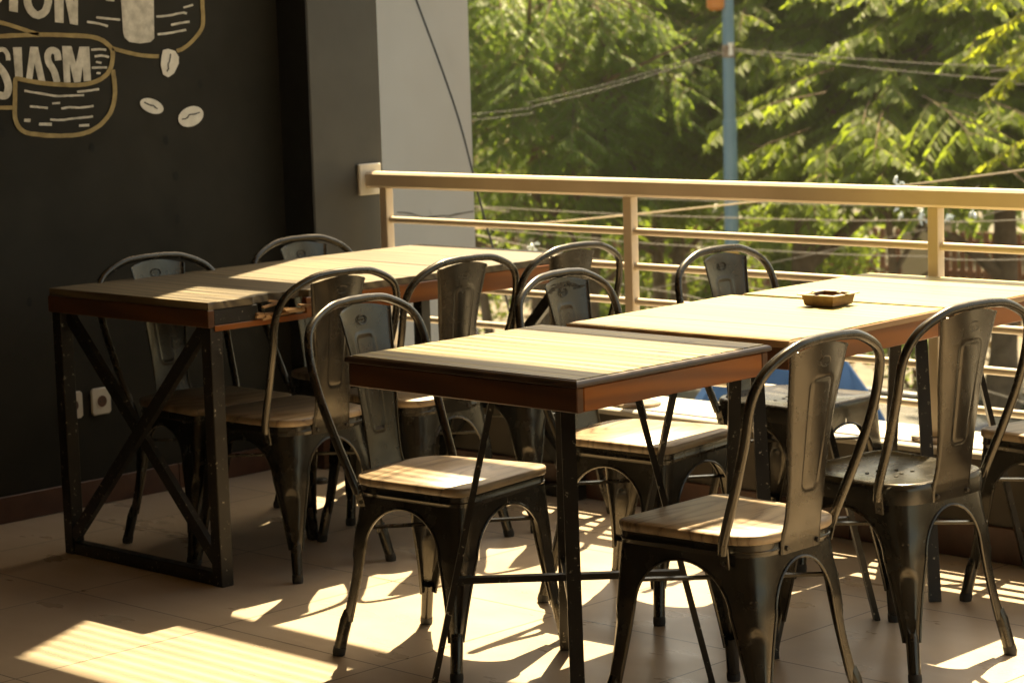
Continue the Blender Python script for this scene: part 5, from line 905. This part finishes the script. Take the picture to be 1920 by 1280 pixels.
for k, a in enumerate([('dark clipped shrub left of the blue pole under the trees', 1.15, 31.5, 2.2, 2.5, 5200, 'leaf_d'), ('dark shrub directly behind the blue pole', 2.75, 32.5, 2.4, 2.6, 5200, 'leaf_d'), ('dark shrub right of the blue pole, against the fence', 4.1, 31.2, 1.7, 2.3, 4200, 'leaf_d'),
    ('dark shrub at the foot of the slim trunks', -.75, 32.5, 1.6, 2.0, 3000, 'leaf_d'), ('low green shrub on the pavement seen under the far table', 4.75, 27.0, 1.0, .95, 1500, 'leaf_b'), ('low yellow-green plant beside the road below the right railing post', 3.30, 18.6, .45, .5, 420, 'leaf_c')]):
    shrub(*a, seed=40+k, lf=.12 if k < 4 else .07, base=-2.88 if k < 5 else -3.0)
# far wood that closes the view: one dense mass
lv = Leaves(77); r = lv.r; n = 13000
ang = r.uniform(-12, 22, n); d = 40+r.uniform(0, 9, n)+1.5*np.sin(ang*.9); z = -2.8+6.2*r.random(n)**.9+.8*np.sin(ang*1.3)
pts = FWD*d[:,None]+RGT*ang[:,None]; pts[:,2] = z; lv.scatter(pts, .55, .28)
tag(lv.build('far_woodland', M['leaf_d'], None, twig=False), 'dark wood closing the view behind the street trees', kind='stuff')
# leaf litter on the far pavement and stones by the fence
lv = Leaves(78); r = lv.r; n = 2600; pts = np.stack([r.uniform(-30,-10,n), r.uniform(22.6,28.5,n), np.full(n,-2.865)],1); lv.scatter(pts, .16, .09)
M['litter'] = painted('dry_leaf_litter', (.20,.13,.06), (.42,.31,.17), 3, (.7,.9))
tag(lv.build('leaf_litter', M['litter'], None, twig=False), 'dry fallen leaves over the far pavement', kind='stuff')
M['stone'] = painted('rubble_stone', (.25,.20,.14), (.46,.38,.28), 6, (.8,.9), bump_s=.6)
rnd = random.Random(4)
def rock(c, s, lab):
    mb = MB(); rows = []
    for i in range(6):
        th = PI*i/5; rows.append([(c_x*math.sin(th)*s*(1+.25*math.sin(k*2.3+i)), c_y*math.sin(th)*s*(1+.2*math.cos(k*1.7+i*2)), s*.7*math.cos(th)) for k in range(9) for c_x, c_y in ((math.cos(2*PI*k/8), math.sin(2*PI*k/8)),)])
    mb.grid(rows); o = mb.build('rubble_stone', M['stone'], angle=20); o.location = c; o.rotation_euler = (rnd.random(), rnd.random(), rnd.random()*6); tag(o, lab, 'stone', 'rubble stones by the road')
for k in range(16):
    c = G(4.75+rnd.uniform(-.25,.75), 22.4+rnd.uniform(-.5,.5), -2.86+rnd.uniform(0,.28)); rock(c, rnd.uniform(.10,.22), 'pale rubble stone in the heap by the road at the right edge')

# ------------------------------------------------------------------ light, air and camera
SUN = Vector((-.29,.56,1)).normalized()
w = bpy.data.worlds.new('World'); sc.world = w; w.use_nodes = True; nt = w.node_tree
sky = N(nt, 'ShaderNodeTexSky', sky_type='NISHITA'); sky.sun_disc = False
el = math.asin(SUN.z); az = math.atan2(SUN.x, SUN.y)
sky.sun_elevation = el; sky.sun_rotation = az; sky.air_density = 1.0; sky.dust_density = 3.0; sky.ozone_density = .6
bg = nt.nodes['Background']; nt.links.new(sky.outputs[0], bg.inputs[0]); bg.inputs[1].default_value = SKY
L = bpy.data.lights.new('sun', 'SUN'); L.energy = SUNE; L.angle = R(.53); L.color = (1,.92,.80)
so = bpy.data.objects.new('sun', L); col.objects.link(so); so.rotation_euler = SUN.to_track_quat('Z', 'Y').to_euler(); so.location = (0, 0, 10)

if HAZE > 0:
    hm = bpy.data.materials.new('haze'); hm.use_nodes = True; hn = hm.node_tree; hn.nodes.clear()
    ho = N(hn, 'ShaderNodeOutputMaterial'); hv = N(hn, 'ShaderNodeVolumePrincipled'); hv.inputs['Color'].default_value = (.86,.90,.80,1); hv.inputs['Density'].default_value = HAZE; hv.inputs['Anisotropy'].default_value = .35
    hn.links.new(hv.outputs[0], ho.inputs['Volume'])
    mb = MB(); mb.box(-128, 68, -12, 148, -4.3, 9.2); tag(mb.build('haze', hm, smooth=False), kind='stuff')
f_px, pitch, roll, yaw, H = 4353.966, .131906, -.030587, .770171, 1.41174
F_ = Vector((-math.sin(yaw)*math.cos(pitch), math.cos(yaw)*math.cos(pitch), -math.sin(pitch))); R_ = Vector((math.cos(yaw), math.sin(yaw), 0)); U_ = R_.cross(F_)
R2 = R_*math.cos(roll)+U_*math.sin(roll); U2 = U_*math.cos(roll)-R_*math.sin(roll)
cd = bpy.data.cameras.new('camera'); cam = bpy.data.objects.new('camera', cd); col.objects.link(cam)
cam.matrix_world = Matrix(((R2.x,U2.x,-F_.x,0),(R2.y,U2.y,-F_.y,0),(R2.z,U2.z,-F_.z,H),(0,0,0,1)))
cd.sensor_width = 36; cd.lens = f_px/1920*36; cd.clip_start = .05; cd.clip_end = 1000
cd.dof.use_dof = True; cd.dof.focus_distance = 4.9; cd.dof.aperture_fstop = 8.5; cd.dof.aperture_blades = 0
sc.camera = cam
vs = sc.view_settings; vs.view_transform = 'Standard'; vs.look = 'None'; vs.exposure = EXPO; vs.gamma = 1; vs.use_curve_mapping = False
vs.use_white_balance = True; vs.white_balance_temperature = WBT; vs.white_balance_tint = WBI
sc.cycles.max_bounces = 10; sc.cycles.diffuse_bounces = 6; sc.cycles.glossy_bounces = 4; sc.cycles.transmission_bounces = 4; sc.cycles.caustics_reflective = True
